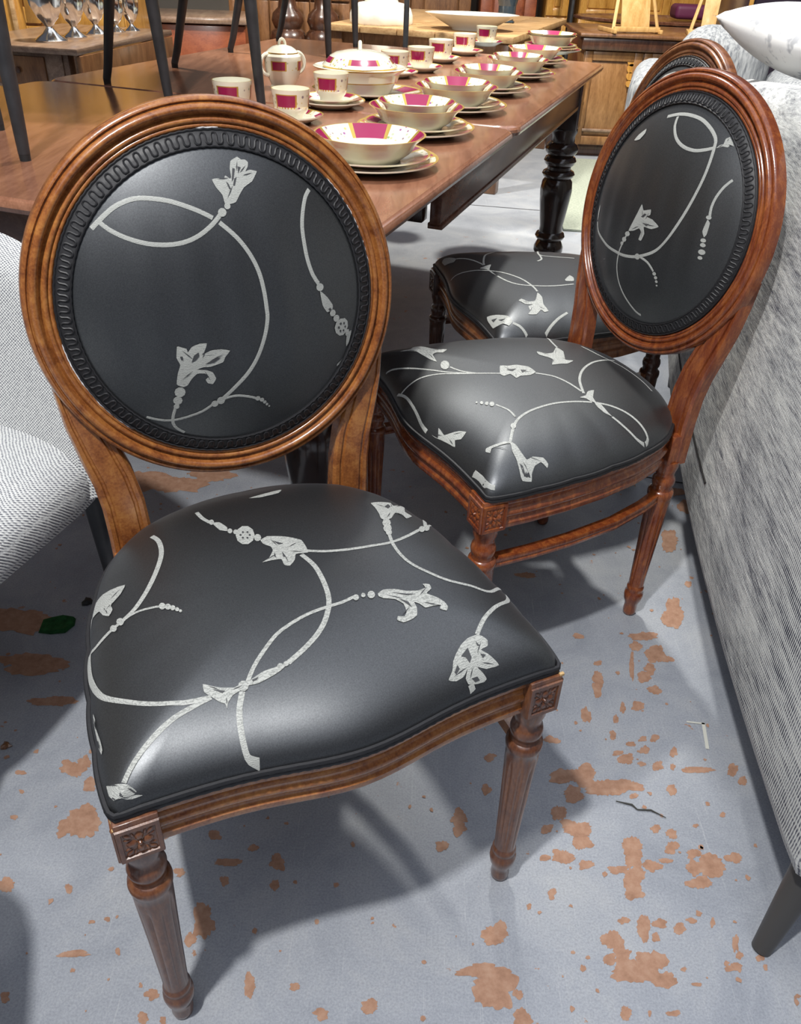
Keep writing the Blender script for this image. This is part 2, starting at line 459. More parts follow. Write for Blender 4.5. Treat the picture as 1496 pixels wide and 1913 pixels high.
  ('p',0,[-174,2730,-73,2777,84,2713,189,2648,303,2536,313,2382,297,2263,192,2285,143,2284,95,2181,7,2097,-52,2140,-49,2260,-152,2281,-283,2286,-184,2335,-95,2463,-94,2547,-164,2640]),
  ('k',0,[-36,2652,67,2545,6,2549]),
  ('k',0,[4,2402,16,2274,-16,2287]),
  ('k',0,[-85,2417,-102,2301,-118,2349]),
  ('s',6,[302,2302,520,2207,800,2142,1076,2119,1369,2121,1663,2227,1945,2400]),
  ('s',7,[2027,2446,2244,2922]),
  ('s',4,[2063,2459,2300,2743,2341,2580]),
  ('b',0,[1989,2394,1953,2339,1912,2305,1883,2302,1873,2329,1888,2377,1922,2429,1964,2467,1998,2475,2007,2447]),
  ('b',0,[2095,2463,2051,2394,2005,2351,1973,2344,1963,2371,1980,2423,2019,2483,2070,2535,2111,2558,2120,2530]),
  ('p',0,[1498,2819,1512,2981,1509,3127,1694,3168,1830,3173,1827,3069,2044,3208,2118,3303,1936,2921,1979,2777,1844,2668,1832,2796,1746,2831,1618,2675,1511,2625,1472,2693]),
  ('k',0,[1667,3008,1756,3095,1760,3020,1691,2951]),
  ('b',0,[1554,2552,1516,2493,1472,2462,1437,2469,1425,2510,1440,2571,1478,2630,1524,2664,1560,2659,1571,2616]),
  ('b',0,[1509,2421,1473,2367,1430,2338,1396,2345,1384,2385,1398,2443,1433,2498,1478,2529,1513,2523,1525,2482]),
  ('b',0,[1471,2325,1445,2287,1415,2267,1390,2272,1381,2301,1391,2342,1416,2380,1448,2401,1473,2396,1481,2367]),
  ('s',6,[1417,2290,1374,2075,1372,1837,1427,1615,1559,1401,1726,1211,1971,1070,2188,966,2507,1186,2522,1103]),
  ('s',6.5,[2522,1103,2367,834,2043,633,1776,443,1633,314]),
  ('p',0,[1633,314,1505,303,1395,254,1298,181,1230,116,1178,31,1097,-41,1183,-62,1289,-41,1362,13,1304,-59,1320,-104,1418,-113,1512,-113,1556,-97,1527,-50,1480,6,1586,-30,1747,-29,1697,48,1657,94,1598,148,1693,165,1722,221,1688,275]),
  ('k',0,[1455,205,1454,103,1407,56,1388,118,1338,140]),
  ('k',0,[1193,11,1257,71,1269,31,1207,-9]),
  ('k',0,[1372,-68,1446,-65,1467,-95,1405,-98]),
  ('k',0,[1569,115,1631,90,1581,64]),
  ('k',0,[1576,249,1606,187,1573,195]),
  ('s',6,[1390,-118,1366,-126,1318,-138]),
  ('b',0,[566,1247,548,1222,525,1211,505,1219,495,1243,500,1273,518,1299,541,1310,562,1302,571,1278]),
  ('b',0,[651,1256,638,1237,620,1229,605,1235,598,1252,602,1275,615,1295,633,1303,648,1297,655,1279]),
  ('b',0,[759,1225,736,1193,706,1179,681,1189,669,1219,676,1257,699,1289,729,1303,754,1293,766,1263]),
  ('p',0,[799,1233,888,1269,1019,1230,1133,1154,1265,1117,1377,1139,1376,1215,1452,1186,1436,1103,1341,1039,1430,939,1478,836,1480,752,1438,708,1377,759,1413,806,1322,824,1226,828,1188,904,1138,954,1131,861,1082,757,1006,724,894,713,839,767,869,817,941,791,992,849,1010,969,948,1074,830,1136,790,1185]),
  ('k',0,[952,1192,1109,1104,1213,1061,1100,1083]),
  ('k',0,[994,1067,1075,977,1079,880,1042,957]),
  ('p',0,[-2318,2567,-2350,2413,-2288,2627,-2226,2802,-2129,2819,-1867,2700,-1946,2566,-2038,2500,-2114,2468,-2154,2439,-2086,2495,-2069,2375,-2126,2307,-2184,2400,-2215,2533,-2283,2554]),
  ('p',0,[-2511,965,-2498,1081,-2489,974,-2502,912,-2479,668,-2475,528,-2494,486,-2508,600,-2501,596,-2507,676,-2509,768]),
  ('p',0,[-13,3832,232,3881,476,3915,401,3802,146,3774]),
 ],
 's2': [
  ('s',5,[-719,-168,-757,-19,-774,225,-655,529,-441,868,-163,1500]),
  ('s',5,[-1629,-76,-1565,8,-1241,234,-891,479,-579,734,-332,1097]),
  ('p',0,[-1919,323,-1858,507,-1984,629,-1975,776,-1698,859,-1580,931,-1494,1103,-1370,956,-1422,853,-1386,753,-1092,697,-1231,638,-1456,597,-1682,554,-1836,412]),
  ('b',0,[-842,831,-759,773,-725,712,-754,670,-834,664,-933,695,-1015,751,-1050,813,-1023,857,-943,863]),
  ('s',5,[-779,812,-534,915,-316,1129]),
  ('p',0,[-141,1488,-438,1654,-387,1796,-375,1960,-225,2129,5,2141,83,1987,58,1791,105,1680,-77,1660,-42,1516]),
  ('k',0,[-249,1675,-224,1872,-152,1746]),
  ('k',0,[-162,1920,-110,2017,-39,1890]),
  ('s',5.5,[41,2118,254,2349,547,2460,919,2512]),
  ('s',6,[991,2506,546,2718,200,3017,-44,3388,-156,3752,-192,4027]),
  ('p',0,[1092,2356,1061,2501,949,2619,947,2748,1154,2587,1309,2545,1260,2474,1151,2442]),
  ('p',0,[1273,2528,1352,2600,1612,2592,1718,2605,1599,2517,1421,2490]),
  ('s',6,[1718,2605,1952,2703,2154,2837,2194,2981]),
  ('s',6,[1309,2545,1443,2749,1661,2941,1926,3066,2125,3097,2187,3013]),
  ('s',6,[1281,2480,1178,2176,1133,1796,1201,1357,1331,1048,1507,833,1852,567]),
  ('b',0,[1540,848,1578,817,1595,781,1586,754,1554,746,1509,760,1471,792,1454,828,1464,855,1497,863]),
  ('s',4.5,[1304,967,1053,976,811,881]),
  ('b',0,[785,863,823,834,837,803,825,782,790,778,745,793,708,822,693,853,705,875,741,879]),
  ('b',0,[721,791,748,769,759,746,749,730,723,727,690,738,663,759,652,782,661,799,688,802]),
  ('b',0,[659,724,683,705,692,685,683,671,659,668,631,677,607,696,597,716,606,731,629,734]),
  ('b',0,[598,649,612,637,618,625,612,616,597,614,579,620,564,631,559,644,564,653,579,654]),
  ('p',0,[1893,545,1871,376,1837,255,1910,190,1828,157,1769,197,1790,315,1816,406,1852,567,1960,619,2088,623,2243,651,2213,777,2258,939,2359,979,2407,937,2315,872,2349,744,2441,644,2512,607,2495,456,2441,443,2209,486,2056,494]),
  ('k',0,[2281,503,2319,538,2452,529,2411,493]),
  ('p',0,[695,-221,850,-184,712,-113,859,-107,925,-102,1065,80,1181,149,1247,29,1170,-39,1280,-87,1086,-129,910,-172,789,-207]),
  ('s',5,[-813,-192,-505,-167,-61,-210,340,-258,555,-250]),
  ('s',7,[1973,-103,2170,-89,2408,-91,2479,-15]),
  ('s',5,[-1986,3598,-1243,3262,-858,3150]),
  ('p',0,[-862,3129,-636,3143,-280,2955,-199,3082,-110,2889,-144,2777,-158,2588,-348,2730,-452,2707,-636,2598,-778,2641,-631,2774,-640,2917]),
  ('s',5,[-918,3768,-391,3828,65,3978,641,4021,1030,3982]),
 ],
 'b2': [
  ('s',6.5,[-229,1546,-178,1412,-3,1256,229,1171,490,1162,706,1225,817,1279]),
  ('s',6.5,[-480,1504,-249,1578,-7,1609,285,1594,542,1511,729,1399,796,1286,860,1030,876,760,834,421,746,83,621,-203,421,-443,130,-616,-212,-721,-610,-753,-1060,-715,-1407,-613,-1546,-478]),
  ('p',0,[838,1271,868,1324,916,1349,902,1421,931,1447,947,1461,1038,1399,1092,1349,1030,1361,1008,1319,928,1316]),
  ('s',5.5,[1340,918,1269,802,1222,632,1220,470,1253,338]),
  ('p',0,[1238,298,1296,255,1310,92,1285,36,1226,116]),
  ('b',0,[1289,342,1290,323,1274,307,1247,300,1220,305,1203,320,1202,339,1218,355,1245,362,1272,357]),
  ('b',0,[1335,2,1336,-17,1319,-34,1292,-42,1265,-38,1248,-23,1247,-3,1263,14,1290,22,1318,17]),
  ('b',0,[1352,-65,1353,-85,1337,-102,1310,-110,1282,-106,1265,-91,1264,-71,1281,-54,1307,-46,1335,-50]),
  ('b',0,[1383,-166,1383,-192,1363,-214,1328,-224,1293,-219,1270,-200,1269,-174,1290,-152,1325,-141,1360,-147]),
  ('b',0,[1364,-262,1365,-280,1351,-295,1327,-302,1304,-299,1289,-286,1288,-268,1302,-253,1326,-246,1349,-250]),
  ('b',0,[134,-623,133,-655,105,-683,58,-698,12,-692,-16,-669,-16,-637,14,-608,60,-594,106,-600]),
  ('b',0,[-270,-352,-271,-377,-295,-400,-334,-411,-372,-406,-395,-387,-394,-361,-369,-339,-331,-328,-293,-333]),
  ('b',0,[-323,-461,-323,-487,-348,-510,-387,-521,-425,-516,-449,-497,-448,-471,-423,-448,-384,-437,-346,-442]),
  ('b',0,[-380,-546,-380,-565,-399,-583,-428,-591,-457,-588,-475,-574,-474,-554,-455,-536,-426,-528,-397,-531]),
  ('s',5,[-319,-325,-399,-524,-476,-740,-469,-992,-361,-1214,-139,-1427,175,-1585,321,-1598]),
  ('p',0,[-325,-313,-278,-141,-241,0,-196,166,-113,84,84,147,105,63,25,17,193,10,358,-60,225,-135,26,-151,96,-249,55,-379,-31,-378,-8,-252,-93,-210,-209,-281]),
  ('k',0,[-123,-22,-53,48,8,51,-62,-18]),
  ('k',0,[-40,-104,155,-77,94,-120]),
  ('s',5,[137,-630,322,-659,499,-763]),
  ('b',0,[581,-776,581,-795,564,-812,538,-821,512,-818,495,-804,495,-785,512,-768,538,-760,564,-763]),
  ('b',0,[627,-828,627,-845,612,-861,588,-869,564,-866,549,-854,549,-837,564,-821,588,-813,612,-816]),
  ('b',0,[652,-887,653,-901,640,-914,621,-920,601,-918,589,-908,589,-894,601,-881,621,-874,640,-877]),
  ('b',0,[664,-950,664,-960,656,-968,643,-973,630,-972,621,-965,621,-955,629,-947,643,-942,656,-943]),
  ('p',0,[-1097,1026,-1035,1123,-882,1247,-849,1181,-922,1070,-1033,1030]),
  ('p',0,[-1556,-452,-1602,-296,-1594,-182,-1548,-253,-1536,-419]),
 ],
 's3': [
  ('s',6,[-873,-179,-887,-75,-750,132,-567,382,-327,640,-49,882,365,1098,801,1185,1216,1192]),
  ('s',6,[-1746,198,-1492,382,-1125,529,-802,598]),
  ('s',6,[-794,609,-1167,715,-1575,968,-2449,1961,-2390,2212]),
  ('s',6,[52,653,437,769,732,965,906,1310,955,1705,906,2186]),
  ('s',6,[-2368,2446,-2340,2605,-1319,2204,-1053,2461,-871,2963]),
  ('s',6,[-1319,2204,-884,2106,-717,1936]),
  ('p',0,[-2091,-57,-2159,11,-1982,120,-1746,198,-1637,110,-1763,3,-1840,-56]),
  ('p',0,[-646,449,-713,597,-744,764,-429,617,6,640,-183,592,-459,571]),
  ('p',0,[1274,1170,1501,1193,1781,1117,2025,1148,2052,1047,1974,995,2108,845,2098,665,1997,738,1839,753,1786,876,1744,707,1561,627,1511,710,1663,814,1633,984]),
  ('p',0,[1702,-87,1579,-64,1767,68,1996,188,2244,259,2337,156,2247,58,2146,-48,2082,-91,1861,-90]),
  ('k',0,[1808,-40,1915,45,1945,-35]),
  ('k',0,[2001,42,2138,141,2127,74]),
  ('s',7,[2286,260,2361,379,2449,458,2525,510]),
  ('s',7,[2088,1565,2221,1333,2389,1096,2515,938]),
  ('p',0,[610,2098,369,2313,527,2346,738,2257,718,2081]),
  ('p',0,[-1948,613,-2492,1523,-2483,1713,-2479,1757,-2492,1536]),
  ('p',0,[-2274,2849,-2238,2953,-2180,3145,-2165,3192,-2207,3054]),
 ],
 'b3': [
  ('p',0,[-1008,1201,-916,1357,-757,1490,-402,1603,-222,1614,-286,1548,-102,1549,-487,1392]),
  ('s',6,[629,1613,730,1612]),
 ],
}
WEAR = [(3198,5950,140,6,24,127),(3295,5736,124,5,27,137),(3416,5530,300,13,33,159),(3691,5673,193,8,37,163),(3773,5441,190,8,28,118),(3119,5675,110,5,12,67),(3684,6139,114,5,35,160),(3420,6228,72,3,12,58),(3926,6207,100,4,17,73),(4194,6148,100,4,18,72),(3822,6005,62,3,14,62),(3779,7414,171,8,32,155),(3768,7213,138,7,35,168),(3700,6888,165,8,40,193),(3654,6669,148,7,26,125),(4014,7094,137,6,22,99),(3485,7005,136,6,14,71),(4247,7187,92,4,12,50),(4393,7410,109,5,25,103),(4220,7728,79,4,16,71),(4452,7652,88,4,22,88),(4708,7324,108,5,23,85),(4899,7136,260,12,47,166),(4645,7092,107,5,35,132),(4670,6854,165,8,31,112),(5307,7286,124,6,29,95),(2686,7179,168,8,16,117),(2410,7149,76,4,7,60),(3016,7064,106,5,13,82),(3015,7445,155,7,22,138),(2959,7684,221,11,22,143),(3240,8667,235,12,32,202),(3533,8448,265,14,32,177),(3906,8505,233,12,28,138),(4016,9051,120,6,25,126),(3902,9170,87,5,11,60),(4384,9259,77,4,21,95),(4619,9529,71,4,20,89),(4402,9496,71,4,13,62),(4167,9375,77,4,13,61),(4533,8935,86,4,24,104),(4268,8962,62,3,13,58),(4784,8928,41,2,18,74),(4880,9243,63,3,27,107),(3889,9555,64,3,18,98),(4475,10248,129,7,23,106),(4189,10185,55,3,24,120),(4878,10658,132,8,23,101),(4768,11003,173,10,29,131),(4911,11219,117,7,26,118),(5116,11606,199,12,58,252),(5321,11483,99,6,24,99),(4573,11252,54,3,67,325),(3859,10899,95,6,31,181),(3788,10595,75,4,35,201),(3485,9982,91,5,30,188),(3927,11292,86,5,11,64),(4766,11805,120,7,30,142),(4011,9920,43,2,22,116),(5230,8890,274,14,16,58),(4991,8878,61,3,15,57),(4654,8466,73,4,29,118),(3999,8319,66,3,12,58),(5795,8920,86,4,45,145),(5896,8705,68,3,32,101),(5362,8034,52,3,13,44),(5177,8228,39,2,11,38),(4871,7813,45,2,10,36),(4928,5969,45,2,40,127),(4932,5806,50,2,17,55),(4799,5640,124,5,17,54),(4718,5690,41,2,10,32),(5216,5791,56,2,20,60),(5240,5659,28,1,16,48),(4396,6271,72,3,12,44),(4525,6379,44,2,12,45),(4690,6255,35,2,21,73),(2444,6583,59,3,11,86),(2088,6373,40,2,4,42),(1818,5171,66,3,6,62),(1842,4870,129,5,12,120),(3201,4996,65,3,20,98),(3829,5021,92,4,9,37),(3514,5008,26,1,8,34),(4873,5617,28,1,12,37),(2730,5540,38,2,7,48),(4104,5585,38,2,8,32),(4229,5396,68,3,7,26),(5541,5299,40,2,11,31),(2822,5689,33,1,4,27),(2626,5748,28,1,4,27),(2800,9388,140,8,10,79),(-4691,7405,290,14,-92,266),(-4654,7586,117,6,-46,135),(-5170,8371,205,11,-53,149),(-5028,8505,103,5,-43,126),(-4805,8094,101,5,-40,120),(-4929,7196,76,4,-23,64),(-5748,7442,54,3,-18,44),(-5815,7899,40,2,-15,37),(-5979,8254,81,4,-20,49),(-4117,5442,203,9,-16,47),(-4507,6341,50,2,-27,76),(-2926,4973,82,3,-17,62),(-2980,4696,64,3,-17,59),(-3552,5500,27,1,-16,50),(-4024,5880,42,2,-9,28),(-3826,5925,42,2,-9,29),(-4800,4865,65,3,-26,61),(-5428,6357,144,7,-40,95),(-4059,5229,33,1,-9,26),(-2501,5960,158,7,-50,224),(-2618,5697,78,3,-23,97),(-1707,5138,84,3,-24,135),(-1116,5144,65,3,-7,54),(-2979,4688,63,3,-19,67),(-2721,4673,45,2,-11,41),(-3006,6673,83,4,-14,56),(-4790,8077,102,5,-36,107),(-2987,4979,64,3,-10,35),(-3118,5079,26,1,-9,32),(-3535,5494,23,1,-14,47),(-3829,5932,39,2,-9,28),(-2317,6852,190,9,-14,68),(-1600,6886,127,6,-17,115),(-1588,6528,62,3,-13,87),(-2322,6560,62,3,-15,77),(-1999,7100,75,4,-10,59),(-2621,7287,108,5,-15,73),(1132,7771,136,7,5,133),(1125,7575,115,6,4,108),(852,7267,103,5,1,83),(1592,8317,81,4,6,95),(1693,8958,105,6,5,77),(2902,8648,248,13,21,149),(3014,8296,182,9,21,142),(2725,7938,118,6,18,136),(2493,7642,87,4,11,87),(2994,7645,213,10,17,109),(3852,10820,94,5,39,222),(5808,12880,189,12,107,427),(5616,12664,186,12,50,207),(6331,13810,74,5,30,115),(4988,12101,272,17,28,130),(3660,12018,112,7,12,77),(2803,13872,196,13,11,108),(6957,17477,260,20,52,210),(1395,5445,361,15,6,98),(1522,5211,284,12,17,239),(1574,5957,187,8,11,152),(-734,4826,102,4,-7,64),(-123,4947,124,5,-4,78),(-7387,11768,620,39,-137,337),(-6732,10643,684,41,-96,244),(-6658,16878,784,63,-128,438),(-6007,9770,373,21,-46,123),(-5583,16841,654,52,-97,387),(-4770,17403,536,43,-75,354),(-6508,15503,617,46,-92,303),(7206,16883,341,26,90,339),(6306,15383,230,17,94,386)]

def sofa_fabric():
    m, nt, b = new_mat('grey_corded_tweed')
    wv = N(nt, 'ShaderNodeTexWave', wave_type='BANDS', bands_direction='Y')
    wv.inputs['Scale'].default_value = 62
    wv.inputs['Distortion'].default_value = 1.2
    wv.inputs['Detail'].default_value = 1
    wv.inputs['Detail Scale'].default_value = 1.5
    nt.links.new(coords(nt, (1, 1, 1)), wv.inputs['Vector'])
    f = noise(nt, coords(nt, (60, 6, 60), (0.5, 0, 0)), 3.0, 4, 0.65)
    g = noise(nt, coords(nt, (22, 2.0, 22), (0.45, 0, 0)), 1.6, 4, 0.65)
    a = N(nt, 'ShaderNodeMath', operation='MULTIPLY_ADD')
    nt.links.new(wv.outputs['Fac'], a.inputs[0]); a.inputs[1].default_value = 0.42
    nt.links.new(f, a.inputs[2])
    a2 = N(nt, 'ShaderNodeMath', operation='MULTIPLY_ADD')
    nt.links.new(g, a2.inputs[0]); a2.inputs[1].default_value = 0.95
    nt.links.new(a.outputs[0], a2.inputs[2])
    a3 = N(nt, 'ShaderNodeMath', operation='MULTIPLY')
    nt.links.new(a2.outputs[0], a3.inputs[0]); a3.inputs[1].default_value = 0.7
    nt.links.new(ramp(nt, a3.outputs[0], [(0.58, (0.036, 0.037, 0.060)), (0.735, (0.28, 0.29, 0.32)), (0.835, (0.74, 0.75, 0.72))]), b.inputs['Base Color'])
    b.inputs['Roughness'].default_value = 0.9
    b.inputs['Specular IOR Level'].default_value = 0.15
    bump(nt, b, a.outputs[0], 0.6, 0.003)
    return m
SOFA = sofa_fabric()
PALE_FABRIC = tweed('pale_grey_slub_fabric', (0.17, 0.18, 0.20), (0.56, 0.57, 0.56), 14, (9, 9, 1.5), (0.3, 0.62))
def weave():
    m, nt, b = new_mat('pale_basket_weave')
    v = coords(nt)
    sp = N(nt, 'ShaderNodeSeparateXYZ')
    nt.links.new(v, sp.inputs[0])
    def mth(op, x, y=None):
        n = N(nt, 'ShaderNodeMath', operation=op)
        for i, q in enumerate((x, y)):
            if q is None: continue
            if isinstance(q, (int, float)): n.inputs[i].default_value = q
            else: nt.links.new(q, n.inputs[i])
        return n.outputs[0]
    wob = mth('MULTIPLY', noise(nt, v, 40, 3), 5.0)
    sx = mth('SINE', mth('ADD', mth('MULTIPLY', sp.outputs[0], 1050.0), wob))
    sy = mth('SINE', mth('ADD', mth('MULTIPLY', mth('ADD', sp.outputs[1], sp.outputs[2]), 1050.0), wob))
    p = mth('MULTIPLY', sx, sy)
    f = mth('MULTIPLY', noise(nt, v, 220, 3, 0.7), 1.6)
    h = mth('ADD', p, f)
    nt.links.new(ramp(nt, mth('MULTIPLY', h, 0.5), [(0.06, (0.13, 0.135, 0.16)), (0.26, (0.46, 0.47, 0.48)), (0.55, (0.72, 0.73, 0.71))]), b.inputs['Base Color'])
    b.inputs['Roughness'].default_value = 0.9
    b.inputs['Specular IOR Level'].default_value = 0.15
    bump(nt, b, h, 0.4, 0.0015)
    return m
WEAVE = weave()
def floor_mat():
    m, nt, b = new_mat('worn_grey_floor_paint')
    v = coords(nt)
    big = noise(nt, v, 5.0, 8, 0.72, 0.5)
    col = ramp(nt, big, [(0.28, (0.255, 0.277, 0.318)), (0.5, (0.330, 0.352, 0.392)), (0.72, (0.41, 0.425, 0.445))])
    # brown concrete showing through small chips
    sp = noise(nt, v, 26.0, 5, 0.62)
    sp2 = noise(nt, v, 2.2, 3)
    ma = N(nt, 'ShaderNodeMath', operation='MULTIPLY_ADD')
    nt.links.new(sp2, ma.inputs[0]); ma.inputs[1].default_value = 0.35
    nt.links.new(sp, ma.inputs[2])
    chip = ramp(nt, ma.outputs[0], [(0.865, (0, 0, 0)), (0.88, (1, 1, 1))])
    mx = N(nt, 'ShaderNodeMix', data_type='RGBA')
    nt.links.new(chip, mx.inputs[0]); nt.links.new(col, mx.inputs[6])
    mx.inputs[7].default_value = (0.38, 0.22, 0.145, 1)
    # fine pale scratches
    last = mx.outputs[2]
    for k, (rot, sc) in enumerate(((0.5, (260, 7, 1)), (-0.65, (240, 6, 1)), (1.35, (300, 8, 1)), (2.2, (220, 5, 1)))):
        s = noise(nt, coords(nt, sc, (0, 0, rot)), 1.0, 2, 0.5)
        sr = ramp(nt, s, [(0.68, (0, 0, 0)), (0.76, (0.30, 0.30, 0.30))])
        m2 = N(nt, 'ShaderNodeMix', data_type='RGBA')
        nt.links.new(sr, m2.inputs[0]); nt.links.new(last, m2.inputs[6])
        m2.inputs[7].default_value = (0.52, 0.54, 0.56, 1)
        last = m2.outputs[2]
    gr = noise(nt, v, 330, 3, 0.7)
    m3 = N(nt, 'ShaderNodeMix', data_type='RGBA', blend_type='MULTIPLY')
    m3.inputs[0].default_value = 1.0
    nt.links.new(last, m3.inputs[6])
    nt.links.new(ramp(nt, gr, [(0.3, (0.80, 0.80, 0.80)), (0.52, (1, 1, 1)), (0.75, (1.18, 1.18, 1.16))]), m3.inputs[7])
    last = m3.outputs[2]
    nt.links.new(last, b.inputs['Base Color'])
    nt.links.new(ramp(nt, big, [(0.3, (0.50, 0.50, 0.50)), (0.7, (0.62, 0.62, 0.62))]), b.inputs['Roughness'])
    b.inputs['Specular IOR Level'].default_value = 0.35
    bump(nt, b, noise(nt, v, 120, 3), 0.08, 0.001)
    return m
FLOOR = floor_mat()
def wear_mat():
    m, nt, b = new_mat('bare_brown_concrete')
    f = noise(nt, coords(nt), 60, 5, 0.65)
    nt.links.new(ramp(nt, f, [(0.25, (0.27, 0.145, 0.09)), (0.5, (0.38, 0.215, 0.14)), (0.8, (0.47, 0.31, 0.22))]), b.inputs['Base Color'])
    b.inputs['Roughness'].default_value = 0.8
    return m
WEARM = wear_mat()

# ------------------------------------------------------------------ setting
fl = MB().box((0, 4, -0.05), (14, 14, 0.1)).build('floor', FLOOR, None, False)
tag(fl, 'grey painted concrete floor with brown worn patches', kind='structure')
# worn-through patches in the paint, each with its own outline
wear = MB()
rw = random.Random(3)
for k, (x, y, ax, ay, bx, by) in enumerate(WEAR):
    n = 44
    ph = [rw.uniform(0, 6.28) for _ in range(5)]
    am = [rw.uniform(0.06, 0.20) / (1 + 0.5 * i) for i in range(5)]
    ring = []
    for i in range(n):
        a = 2 * PI * i / n
        r = 1.0 + sum(am[q] * math.sin((q + 2) * a + ph[q]) for q in range(5)) + rw.uniform(-0.13, 0.13)
        ring.append(((x + r * (ax * math.cos(a) + bx * math.sin(a))) * 1e-4, (y + r * (ay * math.cos(a) + by * math.sin(a))) * 1e-4, 0.0003 + k * 2e-6))
    wear.add([(x * 1e-4, y * 1e-4, 0.0003 + k * 2e-6)] + ring, [(0, i + 1, (i + 1) % n + 1) for i in range(n)])
for k in range(420):                                   # small flakes
    px, py = rw.uniform(-0.9, 0.9), rw.uniform(0.25, 1.8)
    s = rw.uniform(0.0012, 0.0045)
    n = 7
    wear.add([(px, py, 0.0009)] + [(px + s * rw.uniform(0.5, 1.4) * math.cos(2 * PI * i / n), py + s * rw.uniform(0.5, 1.4) * math.sin(2 * PI * i / n), 0.0009) for i in range(n)],
             [(0, i + 1, (i + 1) % n + 1) for i in range(n)])
tag(wear.build('paint_wear', WEARM, fl, False), 'brown patches where the floor paint has worn away', kind='stuff')
jm = MB()
def floor_strip(mb, a, b, wd, z=0.0012):
    a, b = Vector(a), Vector(b)
    d = (b - a).normalized()
    n = Vector((-d.y, d.x, 0)) * wd / 2
    mb.add([a - n + Vector((0, 0, z)), b - n + Vector((0, 0, z)), b + n + Vector((0, 0, z)), a + n + Vector((0, 0, z))], [(0, 1, 2, 3)])
pa, pb = atz(905, 385), atz(1040, 396)
dd = (pb - pa).normalized()
floor_strip(jm, pa - dd * 4, pb + dd * 4, 0.006)
pa, pb = atz(1215, 893), atz(1275, 903)
dd = (pb - pa).normalized()
floor_strip(jm, pa - dd * 0.5, pb + dd * 3, 0.004)
tag(jm.build('saw_cut_joint', GAP, fl, False))
wl = plain('hall_wall_paint', (0.42, 0.36, 0.29), 0.85, 0, 0.3, 0, 0.08, 2)
tag(MB().box((0, 9.1, 2), (14, 0.2, 4)).build('wall_back', wl, None, False), 'beige hall wall behind the furniture', kind='structure')
tag(MB().box((-4.6, 4, 2), (0.2, 10.2, 4)).build('wall_left', wl, None, False), 'beige hall wall on the left', kind='structure')
tag(MB().box((4.9, 4, 2), (0.2, 10.2, 4)).build('wall_right', wl, None, False), 'beige hall wall on the right', kind='structure')

# ------------------------------------------------------------------ oval-back chairs
S_, B_, Z1, Z2 = 0.233, 0.0215, 0.3735, 0.432
YC, ZC, TIL, OA = 0.435, 0.7526, 0.126, 0.2300
CEY = 0.21
_side = [(0, .455), (.08, .447), (.15, .418), (.195, .37), (.224, .30), (.241, .22), (.251, .14), (.255, .07), (.256, .01), (.254, -.008), (.248, -.016)]
def front_y(x):
    return -.014 - .022 * math.exp(-(x / .1) ** 2)
_right = _side + [(.235 * (1 - i / 13), front_y(.235 * (1 - i / 13))) for i in range(14)]
_poly = _right + [(-x, y) for x, y in _right[::-1][1:-1]]
_ar = sorted((math.atan2(y - CEY, x), math.hypot(x, y - CEY)) for x, y in _poly)
def seat_R(t):
    t = (t + PI) % (2 * PI) - PI
    A = [(_ar[-1][0] - 2 * PI, _ar[-1][1])] + _ar + [(_ar[0][0] + 2 * PI, _ar[0][1])]
    for (a0, r0), (a1, r1) in zip(A, A[1:]):
        if a0 <= t <= a1:
            return r0 + (r1 - r0) * (t - a0) / max(a1 - a0, 1e-9)
    return A[0][1]
def seat_pt(x, y, off=0.0):
    def z(x, y):
        r = min(math.hypot(x, y - CEY) / seat_R(math.atan2(y - CEY, x)), 0.999)
        return .436 + .064 * math.sqrt(1 - r ** 3.6)
    z0 = z(x, y)
    if off:
        e = 0.002
        n = Vector((-(z(x + e, y) - z(x - e, y)) / (2 * e), -(z(x, y + e) - z(x, y - e)) / (2 * e), 1)).normalized()
        return Vector((x, y, z0)) + n * off
    return Vector((x, y, z0))
BX, BZ, BN = Vector((1, 0, 0)), Vector((0, math.sin(TIL), math.cos(TIL))), Vector((0, -math.cos(TIL), math.sin(TIL)))
BC = Vector((0, YC, ZC))
OIN = 0.1935
def back_h(u, v):
    r = min(1.0, math.hypot(u, v) / OIN)
    rip = 0.0012 * math.sin(u * 118 + v * 10) * max(0.0, 1 - ((v + 0.02) / 0.15) ** 2) * (1 - r ** 2)
    return 0.001 + 0.042 * (1 - r ** 2.6) + rip
def back_pt(u, v, off=0.0):
    return BC + BX * u + BZ * v + BN * (back_h(u, v) + off)
def catmull(P, step):
    out = []
    n = len(P)
    for i in range(n - 1):
        p0, p1, p2, p3 = P[max(i - 1, 0)], P[i], P[i + 1], P[min(i + 2, n - 1)]
        m = max(2, int((p2 - p1).length / step))
        for k in range(m):
            t = k / m
            out.append(0.5 * ((2 * p1) + (p2 - p0) * t + (2 * p0 - 5 * p1 + 4 * p2 - p3) * t * t + (3 * p1 - p0 - 3 * p2 + p3) * t ** 3))
    out.append(P[-1])
    return out
